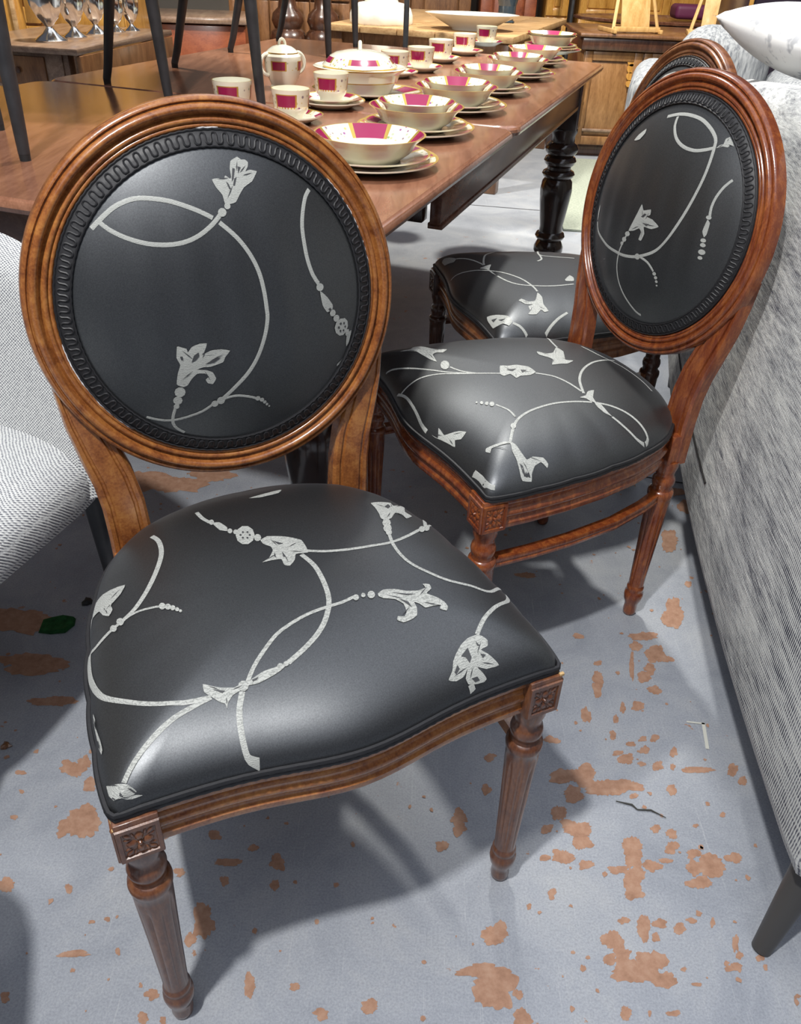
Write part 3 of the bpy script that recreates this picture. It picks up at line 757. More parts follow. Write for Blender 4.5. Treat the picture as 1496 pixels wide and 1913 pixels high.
def embroidery(root, key, fn):
    """silver vines, flowers and beads woven into the cloth, lying on the upholstery"""
    bead, slit = MB(), MB()
    for kind, wd, fl_ in EMB[key]:
        P = [Vector((fl_[i] * 1e-4, fl_[i + 1] * 1e-4)) for i in range(0, len(fl_), 2)]
        if kind == 's':
            Q = catmull(P, 0.005)
            hw = wd * 0.00038
            vs_, fs_ = [], []
            n = len(Q)
            for i, q in enumerate(Q):
                t = (Q[min(i + 1, n - 1)] - Q[max(i - 1, 0)])
                t = t.normalized() if t.length > 1e-7 else Vector((1, 0))
                nn = Vector((-t.y, t.x))
                for s in (-1, 0, 1):
                    p = q + nn * hw * s
                    vs_.append(fn(p.x, p.y, 0.0005 + (0.0003 if s == 0 else 0)))
            for i in range(n - 1):
                for s in (0, 1):
                    a = i * 3 + s
                    fs_.append((a, a + 1, a + 4, a + 3))
            MB().add(vs_, fs_).build('embroidered_vine', THREAD, root)['label'] = 'silver grey woven vine'
        else:
            off = {'p': 0.0008, 'b': 0.0010, 'k': 0.0014}[kind]
            if kind == 'p' and len(P) > 10:
                # dark veins running out into each petal tip
                cen = sum(P, Vector((0, 0))) / len(P)
                for i in range(len(P)):
                    d0, d1, d2 = (P[i - 1] - cen).length, (P[i] - cen).length, (P[(i + 1) % len(P)] - cen).length
                    if d1 > d0 and d1 > d2 and d1 > 0.008:
                        dv = P[i] - cen
                        nn = Vector((-dv.y, dv.x)).normalized()
                        q = [cen + dv * .30, cen + dv * .52 + nn * .0006, cen + dv * .80, cen + dv * .52 - nn * .0006]
                        slit.add([fn(p.x, p.y, 0.0014) for p in q], [(0, 1, 2, 3)])
            if kind == 'p':
                # round the traced petal outline a little
                P = smooth_loop(P)
            tri = tessellate_polygon([[Vector((p.x, p.y, 0)) for p in P]])
            bm = bmesh.new()
            bv = [bm.verts.new((p.x, p.y, 0)) for p in P]
            for t in tri:
                if len(set(t)) == 3:
                    try:
                        bm.faces.new([bv[i] for i in t])
                    except ValueError:
                        pass
            if kind == 'p':
                for _ in range(2):
                    bmesh.ops.subdivide_edges(bm, edges=[e for e in bm.edges if e.calc_length() > 0.008 and not e.is_boundary], cuts=1)
                    bmesh.ops.triangulate(bm, faces=bm.faces)
            bm.verts.index_update()
            vv, ff = [fn(v.co.x, v.co.y, off) for v in bm.verts], [[v.index for v in f.verts] for f in bm.faces]
            bm.free()
            if kind == 'p':
                MB().add(vv, ff).build('embroidered_flower', THREAD, root)['label'] = 'silver grey woven flower'
            else:
                (bead if kind == 'b' else slit).add(vv, ff)
    for mb, nm, mt in ((bead, 'embroidered_beads', THREAD), (slit, 'flower_cutouts', THREAD_DARK)):
        if mb.f:
            mb.build(nm, mt, root)['kind'] = 'stuff'
def smooth_loop(P):
    out = []
    n = len(P)
    for i in range(n):
        p0, p1, p2, p3 = P[i - 1], P[i], P[(i + 1) % n], P[(i + 2) % n]
        for k in range(3):
            t = k / 3
            cr = 0.5 * ((2 * p1) + (p2 - p0) * t + (2 * p0 - 5 * p1 + 4 * p2 - p3) * t * t + (3 * p1 - p0 - 3 * p2 + p3) * t ** 3)
            out.append(cr.lerp(p1.lerp(p2, t), 0.6))
    return out
def sweep_ring(mb, prof, n, fn):
    """closed sweep of a closed profile; fn(i/n, p) gives the point"""
    k = len(prof)
    v = [fn(i / n, p) for i in range(n) for p in prof]
    f = []
    for i in range(n):
        for j in range(k):
            a, b = i * k + j, i * k + (j + 1) % k
            c, d = ((i + 1) % n) * k + (j + 1) % k, ((i + 1) % n) * k + j
            f.append((a, b, c, d))
    mb.add(v, f)
def sweep_open(mb, secs):
    k = len(secs[0])
    v = [p for s in secs for p in s]
    f = []
    for i in range(len(secs) - 1):
        for j in range(k):
            f.append((i * k + j, i * k + (j + 1) % k, (i + 1) * k + (j + 1) % k, (i + 1) * k + j))
    f.append(tuple(range(k - 1, -1, -1)))
    f.append(tuple((len(secs) - 1) * k + j for j in range(k)))
    mb.add(v, f)
LEGP = [(.0, 0), (.0095, 0), (.0125, .003), (.0135, .010), (.0128, .022), (.0135, .030), (.0175, .040), (.0190, .050), (.0185, .058), (.0158, .062), (.0165, .066), (.0172, .070), (.0165, .074), (.0150, .076),
        (.0150, .080), (.0155, .100), (.0165, .13), (.0180, .18), (.0198, .23), (.0212, .266), (.0216, .280), (.0216, .292), (.0232, .296), (.0238, .302), (.0230, .308), (.0185, .311), (.0178, .318), (.0200, .322), (.0210, .330), (.0195, .337), (.0165, .341), (.0170, .350), (.0200, .360), (.0205, .374)]
def turned_leg(x, y, wood_m, root, top=None):
    prof = []
    for (r0, z0), (r1, z1) in zip(LEGP, LEGP[1:]):
        m = 3 if z1 - z0 > 0.03 else 1
        for k in range(m):
            prof.append((r0 + (r1 - r0) * k / m, z0 + (z1 - z0) * k / m))
    prof.append(LEGP[-1])
    def fl_(i, a, z):
        if 0.088 < z < 0.272:
            e = min(1.0, (z - 0.088) / 0.012, (0.272 - z) / 0.012)
            t = abs(math.sin(a * 4.5))
            return 1.0 - 0.10 * e * max(0.0, 1 - (t / 0.42) ** 2) ** 0.5 if t < 0.42 else 1.0
        return 1.0
    return MB().lathe(prof, 72, (x, y, 0), rfun=fl_).build('leg', wood_m, root, True, 50)
def rosette(face_c, ax_u, ax_v, ax_n, mat, parent):
    """carved square flower panel"""
    mb = MB()
    h = 0.0165
    def P(u, v, n):
        return face_c + ax_u * u + ax_v * v + ax_n * n
    # raised rim round a sunk field
    o, i = 0.0215, h
    rim = [(-o, -o), (o, -o), (o, o), (-o, o)]
    inn = [(-i, -i), (i, -i), (i, i), (-i, i)]
    v = [P(*p, 0.0002) for p in rim] + [P(*p, 0.0024) for p in [(a * .97, b * .97) for a, b in rim]] + [P(*p, 0.0024) for p in inn] + [P(*p, 0.0004) for p in [(a * .96, b * .96) for a, b in inn]]
    f = []
    for L0 in (0, 4, 8):
        for k in range(4):
            f.append((L0 + k, L0 + (k + 1) % 4, L0 + 4 + (k + 1) % 4, L0 + 4 + k))
    f.append((12, 13, 14, 15))
    mb.add(v, f)
    def petal(cu, cv, ru, rv, ang, ht):
        ca, sa = math.cos(ang), math.sin(ang)
        vs_, fs_ = [P(cu, cv, 0.0004 + ht)], []
        n = 12
        for ring, (k, hh) in enumerate(((0.55, 0.85), (1.0, 0.0))):
            for j in range(n):
                a = 2 * PI * j / n
                uu, vv = ru * k * math.cos(a), rv * k * math.sin(a)
                vs_.append(P(cu + uu * ca - vv * sa, cv + uu * sa + vv * ca, 0.0003 + ht * hh))
        for j in range(n):
            fs_.append((0, 1 + j, 1 + (j + 1) % n))
            fs_.append((1 + j, 1 + n + j, 1 + n + (j + 1) % n, 1 + (j + 1) % n))
        mb.add(vs_, fs_)
    for k in range(4):
        a = k * PI / 2
        petal(0.0078 * math.cos(a), 0.0078 * math.sin(a), 0.0056, 0.0046, a, 0.0028)
        a += PI / 4
        petal(0.0155 * math.cos(a), 0.0155 * math.sin(a), 0.0056, 0.0026, a, 0.0018)
        for s in (-1, 1):
            petal(0.0130 * math.cos(a + s * .3), 0.0130 * math.sin(a + s * .3), 0.0042, 0.0016, a + s * .5, 0.0014)
    petal(0, 0, 0.0028, 0.0028, 0, 0.0042)
    return mb.build('carved_rosette', mat, parent, True, 35)
RAILP = [(-.020, Z1), (.0015, Z1), (.0025, Z1 + .004), (.0025, Z1 + .009), (-.0005, Z1 + .0115), (-.0015, Z1 + .016), (.0005, Z1 + .020), (.0035, Z1 + .023), (.0042, Z1 + .027), (.0035, Z1 + .031), (-.0005, Z1 + .034), (-.0012, Z1 + .040), (.0015, Z1 + .044), (.0028, Z1 + .048), (.002, Z2 - .002), (-.001, Z2), (-.020, Z2)]
def rail(path, wood_m, root, name):
    secs = []
    n = len(path)
    for i, p in enumerate(path):
        p = Vector((p[0], p[1], 0))
        a = Vector((*path[max(i - 1, 0)], 0)); b = Vector((*path[min(i + 1, n - 1)], 0))
        t = (b - a).normalized()
        nn = Vector((t.y, -t.x, 0))
        if nn.dot(p - Vector((0, CEY, 0))) < 0:
            nn = -nn
        secs.append([p + nn * (o - 0.006) + Vector((0, 0, z)) for o, z in RAILP])
    mb = MB()
    sweep_open(mb, secs)
    return mb.build(name, wood_m, root, True, 45)
def make_chair(key, pl, wm, wleg, name_label, lint=False):
    root = thing('oval_back_chair', name_label, 'chair', (pl[0], pl[1], 0), pl[2], 'oval-back dining chairs in black satin')
    # --- back: moulded oval ring
    prof = [(0, -.017), (0, -.004), (.0015, .001), (.004, .0042), (.007, .0045), (.0085, .0022), (.0095, .0022), (.0115, .0065), (.015, .0092), (.019, .0088), (.022, .0055), (.0235, .0012), (.0255, .0002), (.027, .0018), (.029, .0046), (.032, .0052), (.0345, .0038), (.0355, .0015), (.0365, .0030), (.0395, .0034), (.042, .0010), (.0435, -.004), (.0435, -.017)]
    mb = MB()
    def ringp(t, p):
        a = 2 * PI * t
        r = OA - p[0] * 0.82
        return BC + BX * (r * math.cos(a)) + BZ * (r * math.sin(a)) + BN * p[1]
    sweep_ring(mb, prof, 128, ringp)
    mb.build('back_frame', wm, root, True, 60)
    # --- padded panel
    mb = MB()
    nr, na = 26, 96
    vs_ = [back_pt(0, 0)]
    for i in range(1, nr + 1):
        r = OIN * 1.002 * i / nr
        vs_ += [back_pt(r * math.cos(2 * PI * j / na), r * math.sin(2 * PI * j / na)) for j in range(na)]
    fs_ = [(0, 1 + j, 1 + (j + 1) % na) for j in range(na)]
    for i in range(nr - 1):
        fs_ += [(1 + i * na + j, 1 + (i + 1) * na + j, 1 + (i + 1) * na + (j + 1) % na, 1 + i * na + (j + 1) % na) for j in range(na)]
    mb.add(vs_, fs_)
    mb.build('back_cushion', SATIN, root, True, 80)
    mb = MB()
    mb.add([BC + BX * (OIN * math.cos(2 * PI * j / 64)) + BZ * (OIN * math.sin(2 * PI * j / 64)) - BN * .015 for j in range(64)], [tuple(range(64))])
    mb.build('back_lining', BRAID, root, False)
    # --- scroll braid round the panel
    mb = MB()
    sweep_ring(mb, [(.1760, .0085), (.1770, .0120), (.185, .0092), (.1945, .0050), (.1955, .0005), (.1760, -.001)], 128,
               lambda t, p: BC + BX * (p[0] * math.cos(2 * PI * t)) + BZ * (p[0] * math.sin(2 * PI * t)) + BN * p[1])
    loops = 92
    path = []
    for i in range(loops * 12):
        a = 2 * PI * i / (loops * 12)
        ph = 2 * PI * i / 12
        rr = .1858 + .0058 * math.sin(ph)
        a2 = a - 0.0066 * math.sin(2 * ph)
        path.append(BC + BX * (rr * math.cos(a2)) + BZ * (rr * math.sin(a2)) + BN * (.0092 + .0028 * (.1858 - rr) / .0058))
    mb.tube(path, .0012, 5, True)
    for rr, rh in ((.1772, .0118), (.1944, .0052)):
        n = 260
        mb.tube([BC + BX * ((rr + .0007 * (i % 2)) * math.cos(2 * PI * i / n)) + BZ * ((rr + .0007 * (i % 2)) * math.sin(2 * PI * i / n)) + BN * rh for i in range(n)], .0013, 5, True)
    mb.build('scroll_braid', BRAID, root, True, 60)['label'] = 'black scroll-pattern braid'
    if lint:
        mb = MB()
        rl = random.Random(5)
        for a0, a1, cnt in ((3.30, 3.95, 60), (0.15, 0.75, 30), (1.50, 1.60, 8)):
            for _ in range(cnt):
                a = rl.uniform(a0, a1)
                rr = .1962 + rl.uniform(-.0008, .0008)
                c0 = BC + BX * (rr * math.cos(a)) + BZ * (rr * math.sin(a)) + BN * rl.uniform(.001, .0035)
                tng = (-BX * math.sin(a) + BZ * math.cos(a))
                L = rl.uniform(.003, .008)
                mb.tube([c0 - tng * L, c0 + BN * rl.uniform(0, .0008), c0 + tng * L], [.0003, rl.uniform(.0007, .0015), .0003], 5)
        tag(mb.build('wadding_fray', LINT, root), 'white wadding showing beside the braid', kind='stuff')
    # --- rear posts rising from the seat into the oval
    for s in (-1, 1):
        pth = [((s * .160), .416, .37, .028), (s * .160, .416, .45, .028), (s * .162, .418, .50, .0275), (s * .168, .421, .54, .0265), (s * .179, .425, .58, .025), (s * .192, .431, .625, .021), (s * .203, .437, .67, .014), (s * .209, .443, .71, .008)]
        secs = []
        for i, (x, y, z, hw) in enumerate(pth):
            a, b = pth[max(i - 1, 0)], pth[min(i + 1, len(pth) - 1)]
            t = Vector((b[0] - a[0], b[1] - a[1], b[2] - a[2])).normalized()
            u = Vector((t.z, 0, -t.x)).normalized()
            nf = Vector((0, -1, 0))
            sec = [(-1, -.018), (-1, .002), (-.86, .006), (-.66, .006), (-.60, .0035), (-.50, .0035), (-.44, .0065), (0, .0078), (.44, .0065), (.50, .0035), (.60, .0035), (.66, .006), (.86, .006), (1, .002), (1, -.018)]
            secs.append([Vector((x, y, z)) + u * (k * hw) + nf * h for k, h in sec])
        mb = MB()
        sweep_open(mb, secs)
        mb.build('rear_post', wm, root, True, 40)
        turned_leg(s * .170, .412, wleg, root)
        MB().box((s * .168, .414, (Z1 + Z2) / 2 - .003), (.038, .040, Z2 - Z1), bev=.002).build('rear_block', wm, root, True)
        # front leg, corner block with two carved rosettes
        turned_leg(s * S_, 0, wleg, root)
        cb = MB().box((s * S_, 0, (Z1 + Z2) / 2), (.043, .043, Z2 - Z1 + .002), bev=.0015).build('corner_block', wleg, root, True)
        zc = (Z1 + Z2) / 2 - .002
        rosette(Vector((s * S_, -.0215, zc)), Vector((1, 0, 0)), Vector((0, 0, 1)) * 1.18, Vector((0, -1, 0)), wleg, cb)
        rosette(Vector((s * (S_ + .0215), 0, zc)), Vector((0, s, 0)), Vector((0, 0, 1)) * 1.18, Vector((s, 0, 0)), wleg, cb)
        # bowed side stretcher
        sp = [Vector((s * x, y, .297)) for x, y in ((.2335, .012), (.234, .09), (.230, .17), (.217, .27), (.194, .35), (.172, .404))]
        secs = []
        for i, p in enumerate(sp):
            t = (sp[min(i + 1, 5)] - sp[max(i - 1, 0)]).normalized()
            nn = Vector((t.y, -t.x, 0))
            secs.append([p + nn * a + Vector((0, 0, b)) for a, b in ((-.009, -.009), (.009, -.009), (.010, -.004), (.008, -.001), (.010, .003), (.009, .009), (-.009, .009))])
        mb = MB()
        sweep_open(mb, secs)
        mb.build('side_stretcher', wm, root, True)
        rail([(s * x, y) for x, y in ((.2545, .02), (.255, .07), (.251, .14), (.241, .22), (.224, .30), (.200, .365), (.185, .392))], wm, root, 'side_rail')
    rail([(x * .0216, front_y(x * .0216)) for x in range(-10, 11)], wm, root, 'front_rail')
    rail([(-.15, .418), (-.08, .446), (0, .455), (.08, .446), (.15, .418)], wm, root, 'back_rail')
    # --- seat
    mb = MB()
    na, nr = 144, 26
    rs = [math.sin(PI / 2 * i / nr) for i in range(1, nr + 1)]
    vs_ = [seat_pt(0, CEY)]
    for r in rs:
        for j in range(na):
            t = 2 * PI * j / na
            R = seat_R(t) * min(r, .9995)
            vs_.append(seat_pt(R * math.cos(t), CEY + R * math.sin(t)))
    for j in range(na):
        t = 2 * PI * j / na
        R = seat_R(t) * .985
        vs_.append(Vector((R * math.cos(t), CEY + R * math.sin(t), .431)))
    fs_ = [(0, 1 + j, 1 + (j + 1) % na) for j in range(na)]
    for i in range(nr):
        fs_ += [(1 + i * na + j, 1 + (i + 1) * na + j, 1 + (i + 1) * na + (j + 1) % na, 1 + i * na + (j + 1) % na) for j in range(na)]
    fs_.append(tuple(1 + nr * na + j for j in range(na)))
    mb.add(vs_, fs_)
    mb.build('seat_cushion', SATIN, root, True, 80)
    mb = MB()
    n = 300
    pth, pth2 = [], []
    for j in range(n):
        t = 2 * PI * j / n
        R = seat_R(t)
        pth.append(((R + .0012) * math.cos(t), CEY + (R + .0012) * math.sin(t), .4405))
        R2 = R + .0004 + .0009 * (j % 2)
        pth2.append((R2 * math.cos(t), CEY + R2 * math.sin(t), .4345))
    mb.tube(pth, .0032, 6, True)
    mb.tube(pth2, .0030, 6, True)
    mb.build('seat_piping', BRAID, root, True, 60)
    if lint:                                       # chipped pale wood on the near corner block
        cw = MB()
        cw.box((-S_ - .0216, .004, Z2 - .012), (.0022, .030, .022), bev=.0008)
        cw.box((-S_ - .0214, -.0190, Z2 - .030), (.0024, .0034, .050), bev=.0008)
        cw.build('bare_wood_chip', W_BARE, root)
        MB().box((S_ + .0205, -.0195, Z2 + .001), (.006, .004, .004), bev=.0006).build('bare_wood_chip', W_BARE, root)
    embroidery(root, 's' + key, seat_pt)
    embroidery(root, 'b' + key, back_pt)
    return root
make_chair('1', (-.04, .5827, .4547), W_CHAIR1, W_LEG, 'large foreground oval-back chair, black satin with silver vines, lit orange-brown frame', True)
make_chair('2', (.0377, 1.2611, -1.1345), W_CHAIR2, W_CHAIR2, 'red-brown oval-back chair with black vine satin, turned sideways beside the grey sofa')
make_chair('3', (.1367, 1.8603, -1.3142), W_CHAIR3, W_DARK, 'partly hidden oval-back chair standing behind the red-brown one, nearest the table leg')

# ------------------------------------------------------------------ dining table
ZT = 0.77
TC, TD, TN = Vector((-.085, 1.14, 0)), Vector((.314, .949, 0)).normalized(), Vector((-.949, .314, 0)).normalized()
TL, TW = 2.50, 1.36
TANG = math.atan2(TD.y, TD.x)
def tp(t, n, z=0.0):
    return TC + TD * t + TN * n + Vector((0, 0, z))
tb = thing('dining_table', 'long polished mahogany dining table carrying the china and black chairs', 'table', tuple(tp(TL / 2, TW / 2)), 0)
tb_inv = Matrix.Translation(-tp(TL / 2, TW / 2))
def rounded(t0, t1, n0, n1, r, k=8):
    P = []
    for (ct, cn, a0) in ((t1 - r, n1 - r, 0), (t0 + r, n1 - r, PI / 2), (t0 + r, n0 + r, PI), (t1 - r, n0 + r, 1.5 * PI)):
        for i in range(k + 1):
            a = a0 + PI / 2 * i / k
            P.append((ct + r * math.cos(a), cn + r * math.sin(a)))
    return P
def slab_top(leaf0, leaf1, name, mat, parent, r):
    mb = MB()
    layers = ((ZT - .026, .012), (ZT - .022, .004), (ZT - .014, .0), (ZT - .008, .001), (ZT - .004, .004), (ZT - .0035, .006), (ZT, .010))
    rings = []
    for z, ins in layers:
        rings.append([tb_inv @ tp(t, n, z) for t, n in rounded(leaf0 + ins, leaf1 - ins, ins, TW - ins, r)])
    k = len(rings[0])
    v = [p for R in rings for p in R]
    f = []
    for i in range(len(rings) - 1):
        f += [(i * k + j, i * k + (j + 1) % k, (i + 1) * k + (j + 1) % k, (i + 1) * k + j) for j in range(k)]
    f += [tuple(range(k - 1, -1, -1)), tuple((len(rings) - 1) * k + j for j in range(k))]
    mb.add(v, f)
    return mb.build(name, mat, parent, True, 30)
slab_top(0, 1.02, 'table_leaf', W_TABLE, tb, .04)
slab_top(1.022, TL, 'table_leaf', W_TABLE, tb, .05)
ap = MB()
def tbox(mb, t0, t1, n0, n1, z0, z1, bev=.002):
    c = tb_inv @ tp((t0 + t1) / 2, (n0 + n1) / 2, (z0 + z1) / 2)
    mb.box(c, (t1 - t0, n1 - n0, z1 - z0), rz=TANG, bev=bev)
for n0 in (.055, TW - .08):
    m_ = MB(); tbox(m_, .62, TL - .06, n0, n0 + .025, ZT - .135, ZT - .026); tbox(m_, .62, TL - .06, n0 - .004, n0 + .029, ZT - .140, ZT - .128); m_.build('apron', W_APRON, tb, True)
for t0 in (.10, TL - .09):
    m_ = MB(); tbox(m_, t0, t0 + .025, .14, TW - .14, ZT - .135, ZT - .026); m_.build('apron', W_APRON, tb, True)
m_ = MB(); tbox(m_, .60, .635, .09, TW - .09, ZT - .125, ZT - .026); m_.build('cross_bearer', W_BLACK, tb, True)
TLEG = [(.0, 0), (.030, 0), (.036, .012), (.034, .028), (.028, .040), (.032, .052), (.050, .070), (.060, .090), (.060, .108), (.050, .128), (.046, .134), (.056, .140), (.061, .150), (.056, .162), (.047, .168), (.046, .19), (.052, .23), (.060, .29), (.063, .33), (.059, .362), (.050, .375), (.060, .382), (.064, .391), (.060, .400), (.046, .408), (.046, .418), (.058, .428), (.063, .440), (.058, .452), (.048, .458), (.060, .470), (.064, .486), (.058, .500), (.046, .508), (.045, .53), (.052, .545), (.052, .556)]
for t, n in ((.20, .16), (.20, TW - .16), (TL - .13, .10), (TL - .13, TW - .10)):
    c = tb_inv @ tp(t, n)
    lg = MB().lathe(TLEG, 40, c)
    lg.box((c.x, c.y, (c.z + .556 + ZT - .026) / 2 + c.z * 0), (.10, .10, ZT - .026 - .556), rz=TANG, bev=.003)
    lg.build('leg', W_BLACK, tb, True, 45)

# ------------------------------------------------------------------ china
def sector(u, n=4, wdt=0.58, sh=0.0):
    x = ((u + sh) * n) % 1.0
    d = abs(x - 0.5) * 2
    if d < wdt: return 1
    if d < wdt + 0.10: return 2
    return 3
def plate_mesh(mb, r, z0, sh=0.0, full=False):
    prof = [(0, z0 + .004), (r * .60, z0 + .004), (r * .66, z0 + .0065), (r * .74, z0 + .011), (r * .96, z0 + .017), (r, z0 + .0185), (r * .995, z0 + .0155), (r * .70, z0 + .006), (r * .58, z0), (0, z0)]
    def mf(i, u):
        if i == 4: return 2
        if i == 3: return sector(u, 6, 0.50, sh)
        return 0
    mb.lathe(prof, 72, (0, 0, 0), mfun=mf)
def bowl_mesh(mb, r, h, z0, sh=0.0):
    prof = [(0, z0), (r * .55, z0), (r * .57, z0 + .004), (r * .74, z0 + h * .35), (r * .86, z0 + h * .75), (r * .985, z0 + h * .97), (r, z0 + h), (r * .965, z0 + h), (r * .735, z0 + h * .50), (r * .62, z0 + h * .26), (r * .48, z0 + .007), (0, z0 + .006)]
    def mf(i, u):
        if i in (5, 6): return 2 if i == 6 else 0
        if i == 7: return sector(u, 4, 0.50, sh)
        return 0
    mb.lathe(prof, 72, (0, 0, 0), mfun=mf)
def cup_mesh(r, h, z0, sh=0.0):
    mb = MB()
    prof = [(0, z0), (r * .62, z0), (r * .64, z0 + .004), (r * .66, z0 + .010), (r * .84, z0 + h * .30), (r * .89, z0 + h * .42), (r * .91, z0 + h * .47), (r * .97, z0 + h * .84), (r * .98, z0 + h * .87), (r, z0 + h), (r * .955, z0 + h), (r * .90, z0 + h * .5), (r * .6, z0 + .012), (0, z0 + .010)]
    def mf(i, u):
        if i == 6: return sector(u, 3, 0.52, sh)
        if i in (5, 7) : return 2 if sector(u, 3, .58, sh) == 1 and (i == 7 or int(u * 72) % 2) else (3 if i == 5 and sector(u, 3, .52, sh) == 3 else 0)
        if i == 9: return 2
        return 0
    mb.lathe(prof, 72, (0, 0, 0), mfun=mf)
    return mb
_china_n = [0]
def china(name, label, cat, pos, mb, group, rz=0.0):
    o = mb.build(name, CHINA, None, True, 35)
    o.location = pos
    o.rotation_euler = (0, 0, rz)
    tag(o, label, cat, group)
    return o
RS = 0.93
# stacks along the right edge: (px, py of the plate foot, label words, list of pieces)
stacks = [
    (690, 310, 'nearest the big foreground chair', 1.0, 'single'),
    (776, 249, 'second from the front of the table', 1.0, 'double'),
    (850, 206, 'third from the front of the table', 1.0, 'double'),
    (909, 173, 'fourth from the front of the table', 0.95, 'double'),
    (964, 145, 'fifth from the front of the table', 0.95, 'double'),
    (996, 120, 'next to the stack at the far corner', 0.92, 'single'),
    (1026, 99, 'stacked at the far table corner', 0.95, 'pile'),
]
for k, (px, py, wh, s, kind) in enumerate(stacks):
    p = atz(px, py, ZT)
    z = 0.0
    toc = math.atan2(-p.y, -p.x)
    pr = [.132 * s, .116 * s]
    for q, r in enumerate(pr + ([.110 * s] if kind == 'pile' else [])):
        m_ = MB(); plate_mesh(m_, r, 0, 0.13 * q + .05 * k)
        china('china_plate', ('larger lower' if q == 0 else 'smaller upper' if q == 1 else 'topmost') + ' maroon-banded cream plate under the bowl ' + wh, 'plate', (p.x, p.y, ZT + z), m_, 'china dinner plates', 0.4 * k)
        z += .0075
    z -= .003
    m_ = MB(); bowl_mesh(m_, .106 * s, .046 * s, 0, 0.0)
    china('china_bowl', ('cream bowl with maroon panels ' if kind != 'double' else 'wide outer cream bowl ') + wh, 'bowl', (p.x, p.y, ZT + z), m_, 'china bowls', toc + PI / 2 * 0 + PI + PI / 4)
    if kind in ('double', 'pile'):
        z += .010 if kind == 'double' else .012
        m_ = MB(); bowl_mesh(m_, (.086 if kind == 'double' else .105) * s, .040 * s, 0, 0.0)
        china('china_bowl', ('small inner cream bowl ' if kind == 'double' else 'upper cream bowl ') + wh, 'bowl', (p.x, p.y, ZT + z + (.006 if kind == 'double' else .002)), m_, 'china bowls', toc + PI + PI / 4)
cups = [
    (437, 209, 'behind the foreground chair top, leftmost of the cups', 1.06, 0),
    (545, 228, 'nearest the camera beside the foreground chair', 1.0, 1),
    (619, 200, 'in front of the covered dish', 1.0, 2),
    (737, 143, 'half hidden behind the covered dish', 1.0, 1),
    (785, 133, 'first of the row behind the covered dish', 1.0, 1),
    (822, 116, 'second of the row behind the covered dish', 1.0, 1),
    (866, 102, 'third of the row behind the covered dish', 1.0, 1),
    (907, 85, 'farthest of the row at the table end', 1.0, 1),
]
for k, (px, py, wh, s, ns) in enumerate(cups):
    p = atz(px, py, ZT)
    toc = math.atan2(-p.y, -p.x)
    z = 0.0
    if ns == 2:
        m_ = MB(); plate_mesh(m_, .086, 0, .2)
        china('china_plate', 'small tea plate under the saucer in front of the covered dish', 'plate', (p.x, p.y, ZT), m_, 'china tea plates', .3)
        z += .0075
    if ns >= 1:
        m_ = MB(); plate_mesh(m_, .074, 0, .1 * k)
        china('china_saucer', 'maroon-banded saucer under the cup ' + wh, 'saucer', (p.x, p.y, ZT + z), m_, 'china saucers', .3 * k)
        z += .0052
    rt_ = thing('china_cup', 'maroon-banded cream teacup ' + wh, 'cup', (p.x, p.y, ZT + z), toc + PI - PI - PI / 3 - .30, 'china teacups')
    cup_mesh(.0445 * s, .066 * s, 0).build('cup_body', CHINA, rt_, True, 35)
    ha = PI + PI / 3 - .05
    hp = []
    for i in range(11):
        a = -PI / 2 + PI * i / 10
        rr = .040 * s + .022 * math.cos(a)
        hp.append((rr * math.cos(ha), rr * math.sin(ha), .036 * s + .020 * math.sin(a)))
    MB().tube(hp, .0032, 8).build('handle', CREAM, rt_)
# covered vegetable dish on its platter
p = atz(672, 178, ZT)
m_ = MB()
prof = [(0, .004), (.60, .004), (.68, .008), (.96, .016), (1.0, .018), (.99, .014), (.66, .003), (0, 0)]
m_.lathe([(r * .135, z) for r, z in prof], 72, sx=1.12, sy=.86, mfun=lambda i, u: (sector(u, 6, .5) if i == 2 else 2 if i == 3 else 0))
o = m_.build('china_platter', CHINA, None, True, 35); o.location = (p.x + .02, p.y, ZT); tag(o, 'oval cream platter under the covered dish', 'platter')
rt_ = thing('covered_dish', 'round lidded cream vegetable dish with maroon panels and gold trim', 'tureen', (p.x, p.y, ZT + .0085))
toc = math.atan2(-p.y, -p.x)
m_ = MB()
m_.lathe([(r, z * .84) for r, z in [(0, 0), (.078, 0), (.082, .006), (.092, .030), (.096, .034), (.097, .037), (.103, .058), (.117, .070), (.120, .074), (.116, .076), (.098, .066), (0, .062)]], 72, sx=1.06, sy=.95,
         mfun=lambda i, u: 2 if i in (4, 7) else 0)
m_.build('dish_body', CHINA, rt_, True, 35)
m_ = MB()
m_.lathe([(r, z * .84) for r, z in [(.106, .074), (.107, .079), (.098, .088), (.086, .103), (.070, .112), (.040, .119), (.018, .122), (0, .123)]], 72, sx=1.06, sy=.95,
         mfun=lambda i, u: (sector(u, 4, .52, .10) if i in (2,) else 2 if i == 0 else 3 if (i == 1 and sector(u, 4, .5, .1) == 3) else 0))
ld = m_.build('lid', CHINA, rt_, True, 35)
ld.rotation_euler = (0, 0, toc)
MB().tube([(-.014 + .0028 * i, 0, .101 + .018 * math.sin(PI * i / 10)) for i in range(11)], .0055, 8).build('lid_handle', CREAM, ld)
